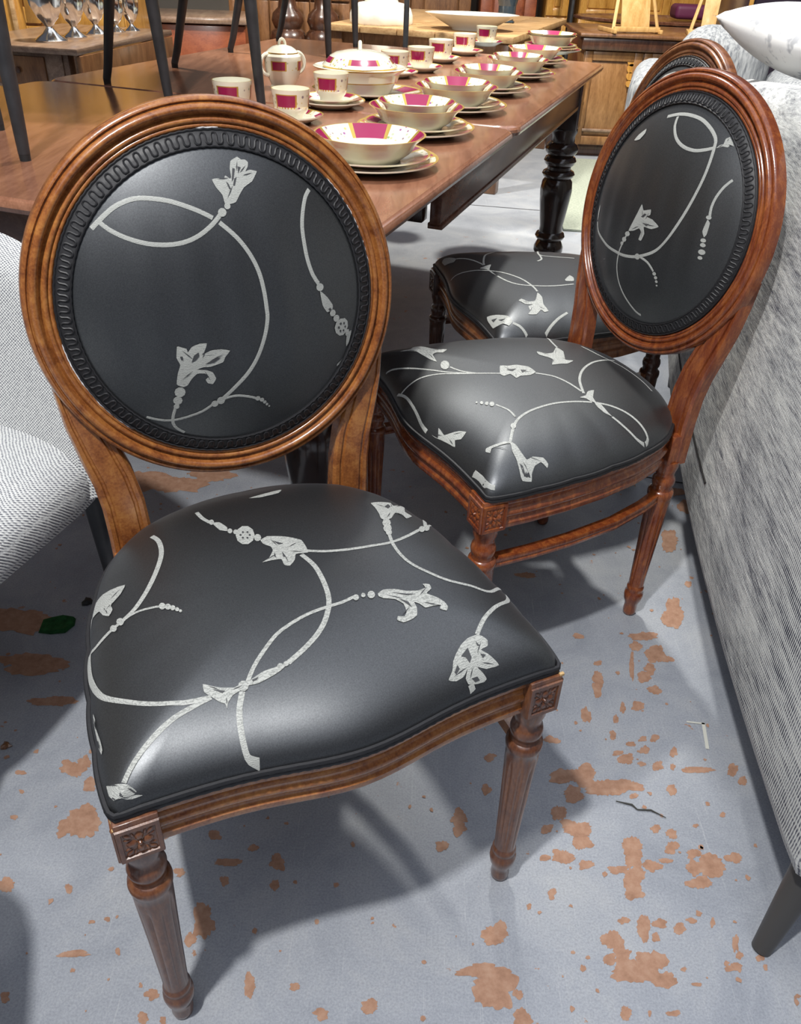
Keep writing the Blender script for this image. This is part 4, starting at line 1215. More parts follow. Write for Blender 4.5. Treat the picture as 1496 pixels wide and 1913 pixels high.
# sugar bowl
p = atz(530, 165, ZT)
toc = math.atan2(-p.y, -p.x)
rt_ = thing('sugar_bowl', 'lidded cream sugar bowl with one maroon panel and a loop finial', 'sugar bowl', (p.x, p.y, ZT), toc + .55)
m_ = MB()
m_.lathe([(0, 0), (.036, 0), (.037, .005), (.034, .010), (.044, .030), (.0495, .048), (.0500, .050), (.0515, .070), (.0518, .072), (.051, .082), (.044, .088), (.040, .088), (0, .084)], 72,
         mfun=lambda i, u: (sector(u, 4, .5, .0) if i == 6 else 2 if i in (5, 7) and sector(u, 4, .58) == 1 else 0))
m_.build('bowl_body', CHINA, rt_, True, 35)
m_ = MB().lathe([(.043, .087), (.044, .091), (.036, .098), (.026, .104), (.010, .108), (0, .109)], 48, mfun=lambda i, u: 2 if i == 0 else 0)
ld = m_.build('lid', CHINA, rt_, True, 35)
MB().tube([(0, .010 * math.cos(PI * i / 8) , .106 + .016 * math.sin(PI * i / 8)) for i in range(9)], .004, 8).build('finial', CREAM, ld)
for s in (-1, 1):
    MB().tube([(-.02 * s * 0, s * (.047 + .024 * math.cos(-PI / 2 + PI * i / 10)), .062 + .026 * math.sin(-PI / 2 + PI * i / 10)) for i in range(11)], .0052, 8).build('handle', CREAM, rt_)

# ------------------------------------------------------------------ black-legged chairs standing on the table
def leg_chair(label, tips, seat_z=.46, r0=.0105, r1=.019, tops=None):
    P = [Vector((*t, ZT)) for t in tips]
    c = sum(P, Vector()) / 4
    root = thing('black_leg_chair', label, 'chair', tuple(c), 0, 'black-legged chairs lifted onto the table')
    T = []
    for i, q in enumerate(P):
        tip = q - c
        top = Vector((tip.x * .80, tip.y * .80, seat_z)) if tops is None or tops[i] is None else Vector(tops[i]) - c
        T.append(top)
        MB().tube([tip + Vector((0, 0, .012)), tip + (top - tip) * .1, top], [r0, r0 + .001, r1], 16).build('leg', BLACK_METAL, root)
        MB().tube([tip, tip + Vector((0, 0, .014))], [r0 * .92, r0 * .98], 16).build('foot_cap', BLACK_RUBBER, root)
    xs = [t.x for t in T]; ys = [t.y for t in T]
    mb = MB().box(((min(xs) + max(xs)) / 2, (min(ys) + max(ys)) / 2, seat_z + .035), (max(xs) - min(xs) + .12, max(ys) - min(ys) + .12, .08), bev=.03)
    mb.build('seat', WEAVE, root)
    mb = MB().box(((min(xs) + max(xs)) / 2, max(ys) + .05, seat_z + .30), (max(xs) - min(xs) + .12, .06, .50), bev=.028)
    mb.build('backrest', WEAVE, root)
    return root
def top_at(tip_px, top_px, dz):
    """leg top: same ground bearing as seen, dz above the table"""
    return None
def L2(px, py):
    q = atz(px, py, ZT)
    return (q.x, q.y)
def ray_leg(px0, py0, tip, dz):
    """point dz above the table lying on the sight line through a second point seen on the leg, nearest the tip"""
    d = ray(px0, py0)
    t = (ZT + dz - CAM_H) / d.z
    # choose the point on the sight line closest to the vertical through the tip
    k = (tip[0] * d.x + tip[1] * d.y) / (d.x ** 2 + d.y ** 2)
    return CC + d * k
def leg_top(px0, py0, tip, seat_z=.46):
    q = ray_leg(px0, py0, tip, .2)
    a = Vector((*tip, ZT))
    return a + (q - a) * (seat_z / max(q.z - ZT, .05))
lg = {'A1': ((48, 300), (0, 62)), 'A3': ((201, 156), (204, 0)), 'B1': ((318, 200), (283, 0)), 'B2': ((327, 126), (342, 0)), 'B3': ((489, 205), (467, 0)),
      'B4': ((431, 98), (446, 0)), 'C1': ((520, 77), (533, 0)), 'C2': ((614, 108), (610, 0)), 'C3': ((664, 88), (662, 0))}
tip = {k: L2(*v[0]) for k, v in lg.items()}
tp_ = {k: leg_top(*v[1], tip[k]) for k, v in lg.items()}
x0, y0 = tip['A1']
leg_chair('black-legged chair on the left end of the table, one leg in view', [(x0, y0), (x0 - .36, y0 + .05), (x0 - .30, y0 + .42), L2(0, 243)], tops=[tp_['A1'], None, None, None])
leg_chair('black-legged chair on the table directly behind the foreground chair', [tip['B1'], tip['B3'], tip['B2'], tip['A3']], tops=[tp_['B1'], tp_['B3'], tp_['B2'], tp_['A3']])
leg_chair('black-legged chair at the far end of the table behind the sugar bowl', [tip['B4'], tip['C2'], tip['C3'], tip['C1']], tops=[tp_['B4'], tp_['C2'], tp_['C3'], tp_['C1']])

# ------------------------------------------------------------------ pale grey upholstered chair on the left
def soft_box(mb, c, size, bev, rot=None):
    bm = bmesh.new()
    bmesh.ops.create_cube(bm, size=1.0)
    bmesh.ops.scale(bm, vec=Vector(size), verts=bm.verts)
    bmesh.ops.bevel(bm, geom=list(bm.edges), offset=bev, segments=6, affect='EDGES', profile=0.5)
    bm.transform(Matrix.Translation(Vector(c)) @ (rot if rot is not None else Matrix.Identity(4)))
    bm.verts.index_update()
    mb.add([v.co[:] for v in bm.verts], [[v.index for v in f.verts] for f in bm.faces])
    bm.free()
def grey_chair(label, loc, rz):
    """local: x across, y towards the back, origin under the middle of the seat"""
    root = thing('upholstered_chair', label, 'chair', loc, rz, 'pale grey upholstered chairs')
    mb = MB()
    nu, nv = 34, 34
    def spt(u, v):
        # superellipse plan with a domed top
        x, y = u * .245, v * .25
        r = (abs(u) ** 5 + abs(v) ** 5) ** .2
        return x, y, r
    vs_, fs_ = [], []
    na, nr = 72, 14
    def plan(a):
        c_, s_ = math.cos(a), math.sin(a)
        k = (abs(c_) ** 6 + abs(s_) ** 6) ** (-1 / 6)
        return .25 * k * c_, .26 * k * s_
    prof = [(1 - (1 - i / nr) ** 1.0, 0) for i in range(nr + 1)]
    vs_.append((0, 0, .485))
    levels = []
    for i in range(1, nr + 1):
        r = i / nr
        levels.append((r * .965, .452 + .033 * math.sqrt(max(0, 1 - r ** 4))))
    levels += [(.99, .440), (1.0, .425), (1.0, .405), (.985, .388), (.95, .380)]
    for r, z in levels:
        for j in range(na):
            x, y = plan(2 * PI * j / na)
            vs_.append((x * r, y * r, z))
    fs_ = [(0, 1 + j, 1 + (j + 1) % na) for j in range(na)]
    for i in range(len(levels) - 1):
        fs_ += [(1 + i * na + j, 1 + (i + 1) * na + j, 1 + (i + 1) * na + (j + 1) % na, 1 + i * na + (j + 1) % na) for j in range(na)]
    fs_.append(tuple(1 + (len(levels) - 1) * na + j for j in range(na)))
    mb.add(vs_, fs_)
    mb.build('seat', WEAVE, root, True, 80)
    MB().box((0, 0, .376), (.44, .46, .014), bev=.004).build('seat_base', BLACK_METAL, root)
    # curved, rounded backrest
    mb = MB()
    nu, nv = 28, 16
    grid = {}
    v_, f_ = [], []
    for side in (0, 1):
        for i in range(nu + 1):
            for j in range(nv + 1):
                u = -1 + 2 * i / nu
                t = j / nv
                top = .36 * (1 - .30 * abs(u) ** 3)
                z = .40 + t * top
                hw = .255
                y = .215 + .07 * t - .045 * u * u
                edge = min(1, (1 - abs(u)) / .12, (1 - t) / .15)
                th = .034 * math.sqrt(max(0.0, 1 - (1 - max(edge, 0)) ** 2))
                v_.append((u * hw, y + (th if side else -th), z))
    st_ = (nu + 1) * (nv + 1)
    for side in (0, 1):
        for i in range(nu):
            for j in range(nv):
                a = side * st_ + i * (nv + 1) + j
                f_.append((a, a + nv + 1, a + nv + 2, a + 1))
    for i in range(nu):
        a = i * (nv + 1)
        f_.append((a, a + nv + 1, a + nv + 1 + st_, a + st_))
    mb.add(v_, f_)
    mb.build('backrest', WEAVE, root, True, 80)
    for sx in (-1, 1):
        for sy in (-1, 1):
            a = Vector((sx * .215, sy * .205, .40)); b = Vector((sx * .222, sy * .215, 0))
            MB().tube([b, b + (a - b) * .5, a], [.0115, .0155, .021], 20).build('leg', BLACK_METAL, root)
    return root
grey_chair('pale grey basket-weave chair with black legs at the left, beside the foreground chair', (-.765, .955, 0), math.radians(-17))
grey_chair('unseen pale grey chair added outside the left edge to cast the dark floor shadow', (-.668, .235, 0), math.radians(108))  # added out of view so its seat shadows the floor at left

# ------------------------------------------------------------------ grey sofa on the right, seen from behind
def sofa_x(y):
    q = y - .57
    return .512 + .045 * q + .060 * q * q
sofa = thing('grey_sofa', 'long grey tweed sofa seen from behind along the right edge', 'sofa', (1.0, 1.6, 0))
so = Vector((1.0, 1.6, 0))
mb = MB()
secs = []
ys = [.565, .575, .60, .64] + [.64 + (2.37 - .64) * i / 24 for i in range(1, 25)] + [2.41, 2.44, 2.45]
for y in ys:
    e = min(1.0, (y - .56) / .05, (2.455 - y) / .05)
    e = math.sqrt(max(0.04, 1 - (1 - max(e, 0)) ** 2))
    x = sofa_x(y)
    T = .24
    sec = []
    zt, zb = .95, .165
    for dx, z in ((.03, 0), (.012, .006), (.0, .03), (.0, .15), (.0, .35), (.004, .55), (.008, .64), (.018, .685), (.045, .715), (.09, .722), (.14, .715), (.19, .68), (.22, .60), (.235, .45), (.24, .30), (.24, .02), (.22, 0)):
        cx, cz = .12, .36
        sec.append(Vector((x + (cx + (dx - cx) * e) * .72, y, zb + (1.085 - .14 * max(0, y - 1.55)) * (cz + (z - cz) * (0.94 + .06 * e)))) - so)
    secs.append(sec)
sweep_open(mb, secs)
mb.build('sofa_back', SOFA, sofa, True, 70)
mb = MB()
soft_box(mb, Vector((1.22, 1.50, .33)) - so, (.72, 1.75, .28), .05)
mb.build('sofa_seat', SOFA, sofa, True, 70)
for y in (.71, 2.33):
    mb = MB()
    soft_box(mb, Vector((1.21 + (.0 if y < 1 else .1), y, .42)) - so, (.90, .20, .48), .07)
    mb.build('armrest', SOFA, sofa, True, 70)
sp_ = MB()
sp_.tube([Vector((sofa_x(y) - .001, y, .30)) - so for y in [1.32 + i * .06 for i in range(22)]], .0022, 5)
sp_.build('back_seam', GAP, sofa)
for (bx, by, tx, ty) in ((.527, .592, .575, .64), (.84, 2.36, .82, 2.32), (1.60, .66, 1.55, .70), (1.62, 2.36, 1.56, 2.32)):
    MB().tube([Vector((bx, by, 0)) - so, Vector((tx, ty, .20)) - so], [.0135, .0255], 24).build('leg', plain('grey_stained_leg', (0.055, 0.052, 0.050), .4) if bx < .53 else BLACK_METAL, sofa)
# loose cushions and the pale sofa behind
def pillow(name, label, c, size, rot, mat):
    mb = MB()
    n = 22
    v, f = [], []
    for s in (-1, 1):
        for i in range(n + 1):
            for j in range(n + 1):
                u, q = -1 + 2 * i / n, -1 + 2 * j / n
                px_, py_ = u * (1 - .10 * (1 - abs(q)) * abs(u) ** 2), q * (1 - .10 * (1 - abs(u)) * abs(q) ** 2)
                h = ((1 - abs(u) ** 2.4) * (1 - abs(q) ** 2.4)) ** .55
                v.append((px_ * size[0] / 2, py_ * size[1] / 2, s * h * size[2] / 2))
    st_ = (n + 1) ** 2
    for s in (0, 1):
        for i in range(n):
            for j in range(n):
                a = s * st_ + i * (n + 1) + j
                f.append((a, a + n + 1, a + n + 2, a + 1))
    mb.add(v, f)
    o = mb.build(name, mat, None, True, 80)
    bm = bmesh.new(); bm.from_mesh(o.data); bmesh.ops.remove_doubles(bm, verts=bm.verts, dist=1e-5); bmesh.ops.recalc_face_normals(bm, faces=bm.faces); bm.to_mesh(o.data); bm.free()
    o.location = c
    o.rotation_euler = rot
    tag(o, label, 'cushion')
    return o
FLORALC = tweed('white_floral_print', (0.50, 0.51, 0.53), (0.86, 0.86, 0.85), 16, (1, 1, 1), (0.40, 0.47))
pillow('scatter_cushion', 'white scatter cushion with grey floral print leaning on the sofa back', (.945, 2.20, .958), (.42, .36, .15), (math.radians(6), math.radians(8), math.radians(20)), FLORALC)

# pale armchair beyond the sofa
ac = thing('pale_armchair', 'pale grey slub-fabric armchair with rounded back, half hidden behind the oval chairs', 'armchair', (.92, 2.98, 0), math.radians(-14))
mb = MB(); soft_box(mb, (.05, .14, .575), (.30, .20, .72), .095); mb.build('backrest', PALE_FABRIC, ac, True, 70)
for s_ in (-1, 1):
    mb = MB(); soft_box(mb, (-.165 if s_ < 0 else .255, -.05, .50), (.13, .46, .66), .06); mb.build('armrest', PALE_FABRIC, ac, True, 70)
mb = MB(); soft_box(mb, (0, -.08, .34), (.36, .44, .20), .05); mb.build('seat_cushion', PALE_FABRIC, ac, True, 70)
for s_ in (-1, 1):
    for q in (-.20, .18):
        MB().tube([(s_ * .25, q, 0), (s_ * .24, q, .19)], [.012, .02], 14).build('leg', BLACK_METAL, ac)

# ------------------------------------------------------------------ furniture behind the table
# drop-leaf table with the silver goblets
g0, gd, gn = Vector((-1.27, 3.42, 0)), Vector((.158, .987, 0)).normalized(), Vector((-.987, .158, 0)).normalized()
GZ = .75
ga = math.atan2(gd.y, gd.x)
gt = thing('drop_leaf_table', 'grey-brown drop-leaf table holding the silver goblets', 'table', tuple(g0))
def gp(t, n, z): return gd * t + gn * n + Vector((0, 0, z))
MB().box(gp(.43, .27, GZ - .011), (.86, .54, .022), rz=ga, bev=.004).build('table_top', W_GREYBROWN, gt)
MB().box(gp(.43, .004, GZ - .024 - .17), (.84, .018, .34), rz=ga, bev=.004).build('drop_leaf', W_BROWN, gt)
MB().box(gp(.05, .27, GZ - .085), (.02, .36, .125), rz=ga, bev=.002).build('end_apron', W_GREYBROWN, gt)
dr = MB().box(gp(.036, .27, GZ - .085), (.014, .22, .095), rz=ga, bev=.002).build('drawer_front', W_BROWN, gt)
MB().lathe([(0, .014), (.010, .012), (.012, .006), (.006, 0)], 14, gp(.029, .27, GZ - .085), M=Matrix.Rotation(ga, 4, 'Z') @ Matrix.Rotation(-PI / 2, 4, 'Y')).build('knob', W_DARK, dr)
for t, n in ((.07, .09), (.07, .45), (.79, .09), (.79, .45)):
    MB().box(gp(t, n, (GZ - .022) / 2), (.045, .045, GZ - .022), rz=ga, bev=.004).build('leg', W_GREYBROWN, gt)
gob = [(97, 77, 1.45, 'large leftmost silver goblet, tallest of the row'), (141, 70, 1.12, 'silver goblet next to the tall leftmost one'), (181, 64, 1.05, 'middle silver goblet left of the black chair leg'), (219, 60, .80, 'small silver goblet half hidden behind the black chair leg'), (247, 58, .82, 'small silver goblet at the right end of the row')]
GP = [(0, 0), (.036, 0), (.037, .003), (.032, .007), (.018, .016), (.009, .026), (.008, .030), (.011, .033), (.012, .036), (.024, .048), (.036, .072), (.042, .10), (.043, .13), (.040, .16), (.042, .170), (.038, .168), (.039, .13), (.036, .08), (.020, .055), (0, .045)]
for px, py, s, lb in gob:
    p = atz(px, py, GZ)
    s *= 1.15
    o = MB().lathe([(r * s, z * s) for r, z in GP], 32, rfun=lambda i, a, z: 1 + .03 * math.cos(8 * a)).build('silver_goblet', SILVER, None, True, 30)
    o.location = (p.x, p.y, GZ)
    tag(o, lb, 'goblet', 'silver goblets')

def panelled(name, label, cat, x0, x1, y, zt, mat, panels, depth=.5, frame=.06, z0=.06, top=True, top_mat=None, rz=0.0):
    """cabinet facing the camera, front plane at y; panels = (columns, rows)"""
    root = thing(name, label, cat, ((x0 + x1) / 2, y + depth / 2, 0), rz)
    W = x1 - x0
    MB().box((0, 0, (zt + z0) / 2), (W, depth, zt - z0), bev=.004).build('carcass', mat, root)
    MB().box((0, .01, z0 / 2), (W - .04, depth - .06, z0), bev=.002).build('plinth', W_DARK, root)
    if top:
        MB().box((0, -.015, zt + .014), (W + .05, depth + .04, .028), bev=.008).build('top_board', top_mat or mat, root)
    nc, nr = panels
    for i in range(nc):
        for j in range(nr):
            pw, ph = W / nc, (zt - z0) / nr
            cx, cz = -W / 2 + pw * (i + .5), z0 + ph * (j + .5)
            d = MB()
            yf = -depth / 2
            for sx in (-1, 1):
                d.box((cx + sx * (pw / 2 - frame / 2 - .004), yf - .010, cz), (frame, .022, ph - .012), bev=.004)
            for sz in (-1, 1):
                d.box((cx, yf - .010, cz + sz * (ph / 2 - frame / 2 - .006)), (pw - 2 * frame - .006, .022, frame), bev=.004)
            dr_ = d.build('door', mat, root)
            MB().box((cx, yf - .004, cz), (pw - 2 * frame - .03, .014, ph - 2 * frame - .03), bev=.006).build('panel', mat, dr_)
    return root
A = at(-40, 60, 4.75); B = at(238, 60, 4.75)
panelled('oak_sideboard', 'golden oak sideboard behind the silver goblets at the far left', 'sideboard', A.x - .5, B.x, 4.75, 1.35, W_OAK, (3, 2), .5, .07)
MB_ = at(20, 20, 4.7)
rt_ = thing('oak_bed_end', 'narrow golden oak panel post standing left of the goblet table', 'furniture panel', (at(28, 120, 4.2).x, 4.2, 0))
MB().box((0, 0, .55), (.16, .05, 1.10), bev=.006).build('post', W_OAK, rt_)
MB().box((.055, -.028, .5), (.02, .02, .98), bev=.004).build('moulding', W_PINE, rt_)
MB().box((0, -.01, 1.02), (.42, .10, .035), bev=.010).build('shelf_edge', W_OAK, rt_)
# red-brown chest
A = at(252, 70, 5.4); B = at(428, 60, 5.4); zt = at(330, 38, 5.4).z
ch = thing('red_chest', 'plain red-brown chest with a pale worn top edge behind the table', 'chest', ((A.x + B.x) / 2, 5.66, 0), math.radians(6))
MB().box((0, 0, zt / 2 - .01), (B.x - A.x + .12, .5, zt - .02), bev=.006).build('chest_body', W_RED, ch)
MB().box((0, -.01, zt + .005), (B.x - A.x + .17, .55, .035), bev=.012).build('chest_lid', W_GREYBROWN, ch)
MB().box((0, -.253, .08), (B.x - A.x + .12, .012, .10), bev=.003).build('skirting', W_RED, ch)
# carved cabinet with bulbous columns
A = at(428, 20, 6.1); B = at(655, 20, 6.1)
cb = panelled('carved_cabinet', 'dark walnut cabinet with bulbous ringed columns behind the sugar bowl', 'cabinet', A.x, B.x, 6.1, 1.5, W_BROWN, (3, 2), .5, .07)
bulb = [(.030, 0), (.05, .02), (.085, .06), (.095, .10), (.075, .14), (.085, .15), (.11, .18), (.12, .23), (.11, .27), (.085, .29), (.09, .30), (.105, .33), (.095, .37), (.06, .40), (.05, .46), (.045, .60)]
for px in (535, 602):
    q = at(px, 30, 5.75)
    MB().lathe([(r * .95, .36 + z) for r, z in bulb], 32, (q.x - cb.location.x, 5.80 - cb.location.y, 0)).build('bulbous_column', W_DARK, cb)
    MB().box((q.x - cb.location.x, 5.80 - cb.location.y, .18), (.18, .18, .36), bev=.01).build('column_plinth', W_DARK, cb)
# worn pine table with pottery
Q = Vector((.455, 4.62, 0))
pt = thing('pine_table', 'worn pine table with white pottery beyond the dining table', 'table', tuple(Q))
def pp(t, n, z): return TD * t + TN * n + Vector((0, 0, z))
PL, PWD = 1.45, 1.02
for k in range(5):
    w_ = PWD / 5
    MB().box(pp(PL / 2, w_ * (k + .5), .735), (PL, w_ - .003, .03), rz=TANG, bev=.004).build('plank', W_PINE, pt)
for n in (.05, PWD - .05):
    MB().box(pp(PL / 2, n, .665), (PL - .16, .022, .11), rz=TANG, bev=.002).build('apron', W_BROWN, pt)
for t in (.05, PL - .05):
    MB().box(pp(t, PWD / 2, .665), (.022, PWD - .16, .11), rz=TANG, bev=.002).build('apron', W_BROWN, pt)
for t, n in ((.06, .06), (.06, PWD - .06), (PL - .06, .06), (PL - .06, PWD - .06)):
    MB().box(pp(t, n, .36), (.07, .07, .72), rz=TANG, bev=.006).build('leg', W_BROWN, pt)
MB().box(pp(.06, PWD / 2, .12), (.03, PWD - .16, .04), rz=TANG, bev=.004).build('foot_rail', W_BROWN, pt)
p = atz(712, 44, .75)
rt_ = thing('pottery_pedestal', 'white glazed pottery pedestal with a domed square foot', 'pottery', (p.x, p.y, .75), TANG)
m_ = MB().lathe([(0, 0), (.165, 0), (.17, .008), (.168, .045), (.155, .075), (.12, .095), (.09, .10), (.088, .108), (.06, .112), (.048, .125), (.046, .24), (.05, .26), (0, .26)], 48,
           rfun=lambda i, a, z: 1.0 + (.10 * math.cos(4 * a) ** 2 * -1 if z < .1 else 0))
m_.build('pedestal_body', WHITE_CHINA, rt_, True, 45)
p = atz(880, 56, .75)
rt_ = thing('oval_serving_dish', 'wide shallow white oval dish on the pine table', 'dish', (p.x, p.y, .75), 0)
MB().lathe([(0, 0), (.10, 0), (.105, .008), (.17, .040), (.235, .068), (.245, .073), (.235, .074), (.165, .050), (.10, .016), (0, .014)], 64, sx=1, sy=.62).build('dish_body', WHITE_CHINA, rt_, True, 45)
p = atz(945, 42, .75)
rt_ = thing('dark_glass_vase', 'dark blue-grey glass vase standing behind the oval dish', 'vase', (p.x, p.y, .75), 0)
DG = plain('dark_blue_glass', (.03, .045, .06), .08, 0, .8, .5)
MB().lathe([(0, 0), (.045, 0), (.05, .004), (.040, .012), (.045, .06), (.06, .12), (.058, .20), (.045, .24), (.04, .24), (.052, .20), (.05, .03), (0, .025)], 32).build('vase_body', DG, rt_)
# tall wardrobes closing the view
A = at(655, 5, 7.4); B = at(880, 5, 7.4); C_ = at(1003, 5, 7.4); D_ = at(1068, 5, 7.4); E_ = at(1420, 5, 7.4)
panelled('walnut_wardrobe', 'brown walnut wardrobe front behind the pine table', 'wardrobe', A.x, B.x, 7.4, 1.9, W_BROWN, (2, 2), .5, .09)
panelled('rosewood_wardrobe', 'reddish wardrobe front between walnut and oak wardrobes', 'wardrobe', B.x + .07, C_.x, 7.4, 1.9, W_RED, (1, 2), .5, .09)
panelled('oak_wardrobe', 'light oak wardrobe front at the far end of the pine table', 'wardrobe', C_.x + .07, D_.x - .02, 7.4, 1.9, W_OAK, (1, 3), .5, .05)
panelled('oak_dresser', 'light oak dresser behind the washstand and easels', 'dresser', D_.x + .06, E_.x, 7.4, 1.9, W_OAK, (4, 3), .5, .05)
# poles
for px, py, Y, lb in ((758, 60, 4.55, 'thin black pole standing behind the far end of the dining table'), (1067, 30, 6.9, 'thin black pole in front of the light oak wardrobe')):
    q = at(px, py, Y)
    rt_ = thing('lamp_pole', lb, 'pole', (q.x, Y, 0), 0, 'black lamp poles')
    MB().tube([(0, 0, .02), (0, 0, 1.5)], .013, 14).build('pole', BLACK_METAL, rt_)
    MB().lathe([(0, 0), (.13, 0), (.13, .010), (.10, .018), (.02, .026), (0, .026)], 28).build('base', BLACK_METAL, rt_)
    MB().lathe([(.16, 1.42), (.11, 1.62), (.105, 1.62), (.155, 1.42)], 28, cap=False).build('shade', W_PINE, rt_)
# washstand cabinet on the right
A = at(1088, 120, 5.75); B = at(1420, 120, 5.75)
zt = at(1092, 92, 5.75).z
ws = panelled('washstand', 'golden brown washstand with a dark top behind the oval-back chairs', 'cabinet', A.x, B.x, 5.75, zt, W_MID, (3, 1), .62, .05, .07, False)
hw = (B.x - A.x) / 2
MB().box((0, -.02, zt + .035), (2 * hw + .06, .68, .07), bev=.012).build('top_frieze', W_DARK, ws)
MB().box((0, -.02, zt + .082), (2 * hw + .10, .72, .024), bev=.010).build('top_board', W_BROWN, ws)
br = MB()
for k in range(4):
    br.lathe([(.0, -.008), (.030 - .004 * k, -.008), (.030 - .004 * k, .008), (0, .008)], 20, (-hw + .30 + .05 * 0, -.32, zt - .05 - .042 * k), M=Matrix.Rotation(PI / 2, 4, 'X'))
br.build('scroll_bracket', W_OAK, ws)
MB().box((-hw + .22, -.327, at(1100, 242, 5.75).z), (.34, .02, .018), bev=.006).build('pale_bead', W_GREYBROWN, ws)
wz = zt + .094
def easel(label, x, y, z, rz, h, w_):
    rt_ = thing('wooden_easel', label, 'easel', (x, y, z), rz, 'wooden easels on the washstand')
    for s in (-1, 1):
        MB().bar((s * w_ / 2, -.02, 0), (s * w_ * .28, .10, h), .020, .012, .002).build('slanted_leg', W_EASEL, rt_)
        MB().bar((s * w_ / 2, -.06, .012), (s * w_ / 2, .18, .012), .018, .022, .002).build('foot', W_EASEL, rt_)
    MB().bar((-w_ / 2, -.03, .022), (w_ / 2, -.03, .022), .018, .026, .002).build('ledge', W_EASEL, rt_)
    MB().bar((0, .14, 0), (0, .10, h), .020, .012, .002).build('prop', W_EASEL, rt_)
    MB().box((0, .045, h * .52), (w_ * .62, .012, h * .9), bev=.002, rot=Matrix.Rotation(-.30, 4, 'X')).build('back_board', W_EASEL, rt_)
q = at(1215, 58, 5.85)
easel('pale wooden easel on the left of the washstand top', q.x - .12, 5.76, wz + .001, .25, .34, .30)
q = at(1290, 60, 5.85)
easel('pale wooden easel with a dark-edged board on the right of the washstand top', q.x + .12, 5.72, wz + .001, -.20, .34, .32)
# pie-crust table behind, with cushion and little turned pot
q = at(1255, 25, 6.75)
pz = at(1255, 40, 6.75).z
pc = thing('piecrust_table', 'mahogany table with a scalloped pie-crust edge behind the easels', 'table', (q.x + .05, 6.85, 0))
MB().lathe([(0, pz - .02), (.66, pz - .02), (.70, pz - .008), (.705, pz + .006), (.69, pz + .010), (.66, pz), (0, pz)], 96, sy=.52, rfun=lambda i, a, z: 1 + (.022 * abs(math.sin(14 * a)) if i in (2, 3, 4) else 0)).build('scalloped_top', W_APRON, pc)
MB().lathe([(0, .04), (.05, .04), (.07, .1), (.05, .2), (.04, .4), (.06, .5), (.05, pz - .02)], 28).build('pedestal', W_DARK, pc)
for k in range(3):
    a = k * 2 * PI / 3 + .4
    MB().tube([(.04 * math.cos(a), .04 * math.sin(a), .14), (.16 * math.cos(a), .16 * math.sin(a), .16), (.28 * math.cos(a), .22 * math.sin(a), .06), (.33 * math.cos(a), .25 * math.sin(a), .02)], [.035, .03, .026, .022], 12).build('foot', W_DARK, pc)
q = at(1290, 3, 6.9)
mb = MB(); soft_box(mb, (0, 0, 0), (.24, .2, .09), .03)
o = mb.build('purple_box', plain('purple_velvet', (.10, .012, .05), .6), None); o.location = (q.x, 6.88, pz + .056)
tag(o, 'dark purple velvet box on the scalloped table', 'box')
q = at(1337, 25, 6.75)
o = MB().lathe([(0, 0), (.03, 0), (.032, .006), (.022, .015), (.03, .035), (.045, .065), (.04, .09), (.045, .10), (.04, .10), (0, .07)], 28).build('turned_pot', plain('orange_glazed_pot', (.42, .15, .07), .25), None)
o.location = (q.x, 6.78, pz); tag(o, 'small orange-brown turned pot on the scalloped table', 'pot')
# dark cabinet side at the right edge
q = at(1388, 50, 4.75)
DKP = plain('dark_plum_lacquer', (.030, .020, .032), .22, 0, .5, .2)
rt_ = thing('dark_cabinet', 'tall dark plum lacquered cabinet at the top right corner', 'cabinet', (q.x + .60, 5.12, 0))
MB().box((0, 0, .86), (1.1, .5, 1.6), bev=.008).build('carcass', DKP, rt_)
MB().box((0, .01, .03), (1.04, .44, .06)).build('plinth', GAP, rt_)
MB().box((-.548, -.256, .86), (.02, .016, 1.6), bev=.004).build('bright_edge', W_OAK, rt_)
# green rug with a curved pedestal foot
a, b = atz(1100, 442), atz(1112, 290)
RUG = tweed('pale_green_rug', (.30, .34, .28), (.46, .49, .41), 90, (1, 1, 1), (.3, .7))
o = MB().box((0, 0, .006), (.84, 1.62, .012), bev=.003).build('green_rug', RUG, None)
o.location = (1.20, 4.80, 0); o.rotation_euler = (0, 0, math.radians(-4))
tag(o, 'pale green rug on the floor behind the table leg', 'rug')
rt_ = thing('tripod_table', 'dark tripod table with curved feet on the green rug', 'table', (1.38, 4.50, .012))
MB().lathe([(0, .1), (.04, .1), (.05, .16), (.03, .22), (.025, .40), (.035, .48), (0, .50)], 24).build('column', W_DARK, rt_)
MB().lathe([(0, .50), (.20, .50), (.21, .507), (.205, .516), (0, .516)], 40).build('top', W_DARK, rt_)
for k in range(3):
    a_ = k * 2 * PI / 3 + PI * 1.05
    MB().tube([(r * math.cos(a_), r * math.sin(a_), z) for r, z in ((.02, .26), (.10, .25), (.19, .18), (.27, .08), (.37, .024), (.45, .022), (.48, .05))], [.022, .022, .020, .018, .018, .018, .014], 12).build('curved_foot', W_DARK, rt_)

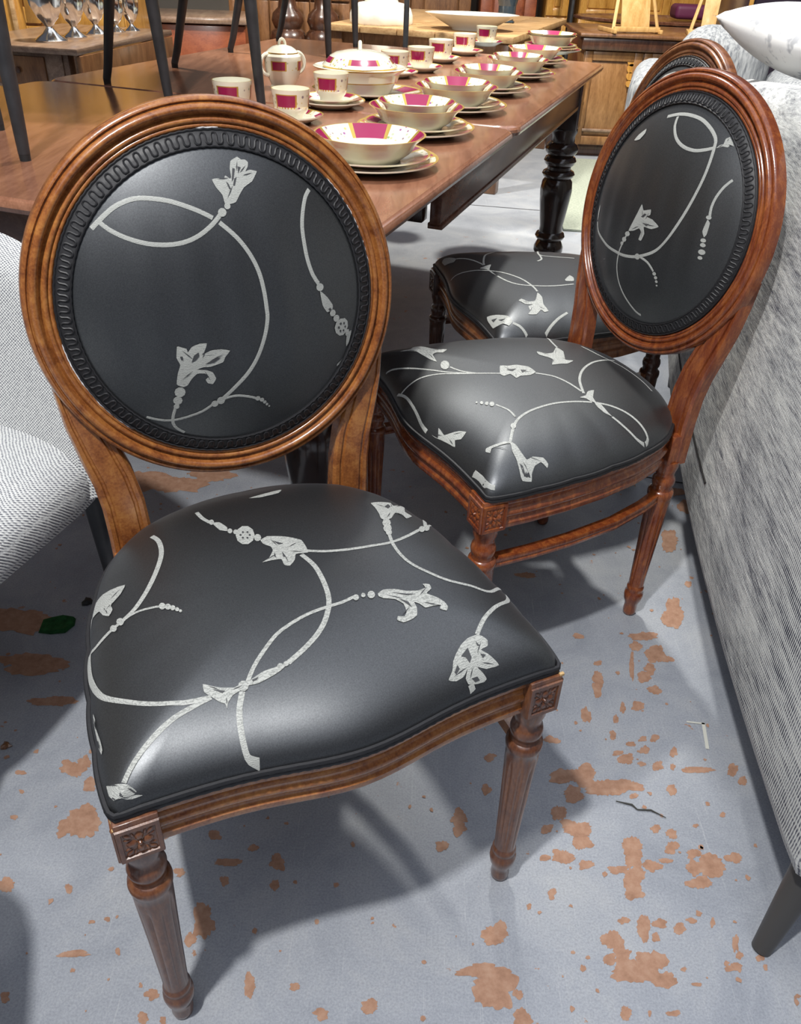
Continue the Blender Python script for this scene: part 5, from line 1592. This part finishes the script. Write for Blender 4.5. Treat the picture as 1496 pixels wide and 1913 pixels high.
# ------------------------------------------------------------------ bits on the floor
p = atz(108, 1170)
rg = random.Random(11)
mb = MB()
n = 9
xs_ = [(-.022, -.016), (-.004, -.018), (.016, -.014), (.024, .002), (.021, .016), (.004, .017), (-.014, .014), (-.024, .006)]
mb.add([(x, y, .0) for x, y in xs_] + [(x * .9, y * .9, .006 + .002 * ((i * 7) % 3)) for i, (x, y) in enumerate(xs_)], [tuple(range(7, -1, -1)), tuple(range(8, 16))] + [(i, (i + 1) % 8, 8 + (i + 1) % 8, 8 + i) for i in range(8)])
o = mb.build('green_scrap', plain('green_felt', (.012, .075, .018), .85, 0, .3, 0, .4, 120), None, False)
o.location = (p.x, p.y, .0015); o.scale = (1.35, 1.35, 1); tag(o, 'small green felt scrap on the shaded floor at left', 'scrap')
for (px, py, s, lb) in ((165, 1126, .9, 'tiny black crumb of debris near the green scrap'), (12, 1395, .6, 'tiny brown leaf crumb on the floor at the left edge')):
    p = atz(px, py)
    mb = MB()
    mb.add([(rg.uniform(-.014, .014), rg.uniform(-.010, .010), 0) for _ in range(1)], [])
    m_ = MB().lathe([(0, 0), (.011, .0), (.012, .003), (.006, .006), (0, .007)], 9, rfun=lambda i, a, z: 1 + .35 * math.sin(3 * a + i))
    o = m_.build('floor_debris', BLACK_RUBBER if 'black' in lb else W_BROWN, None, False)
    o.location = (p.x, p.y, .0012); o.scale = (s * 1.2, s, 1); tag(o, lb, 'debris', 'crumbs on the floor')
TAPE = plain('white_tape', (.62, .62, .55), .7)
mb = MB()
floor_strip(mb, atz(1282, 1349), atz(1316, 1353), .0035, .0014)
floor_strip(mb, atz(1313, 1351), atz(1321, 1400), .0060, .0014)
tag(mb.build('floor_tape', TAPE, None, False), 'white L-shaped tape mark on the floor beside the sofa', 'tape')
pts = [atz(*q) for q in ((1150, 1498), (1180, 1505), (1190, 1514), (1215, 1515), (1243, 1529))]
tag(MB().tube([q + Vector((0, 0, .0022)) for q in pts], [.0008, .0018, .0012, .0016, .0006], 6).build('dark_twig', plain('dark_twig_bark', (.05, .05, .045), .8), None), 'thin dark twig lying on the floor right of the foreground chair', 'twig')
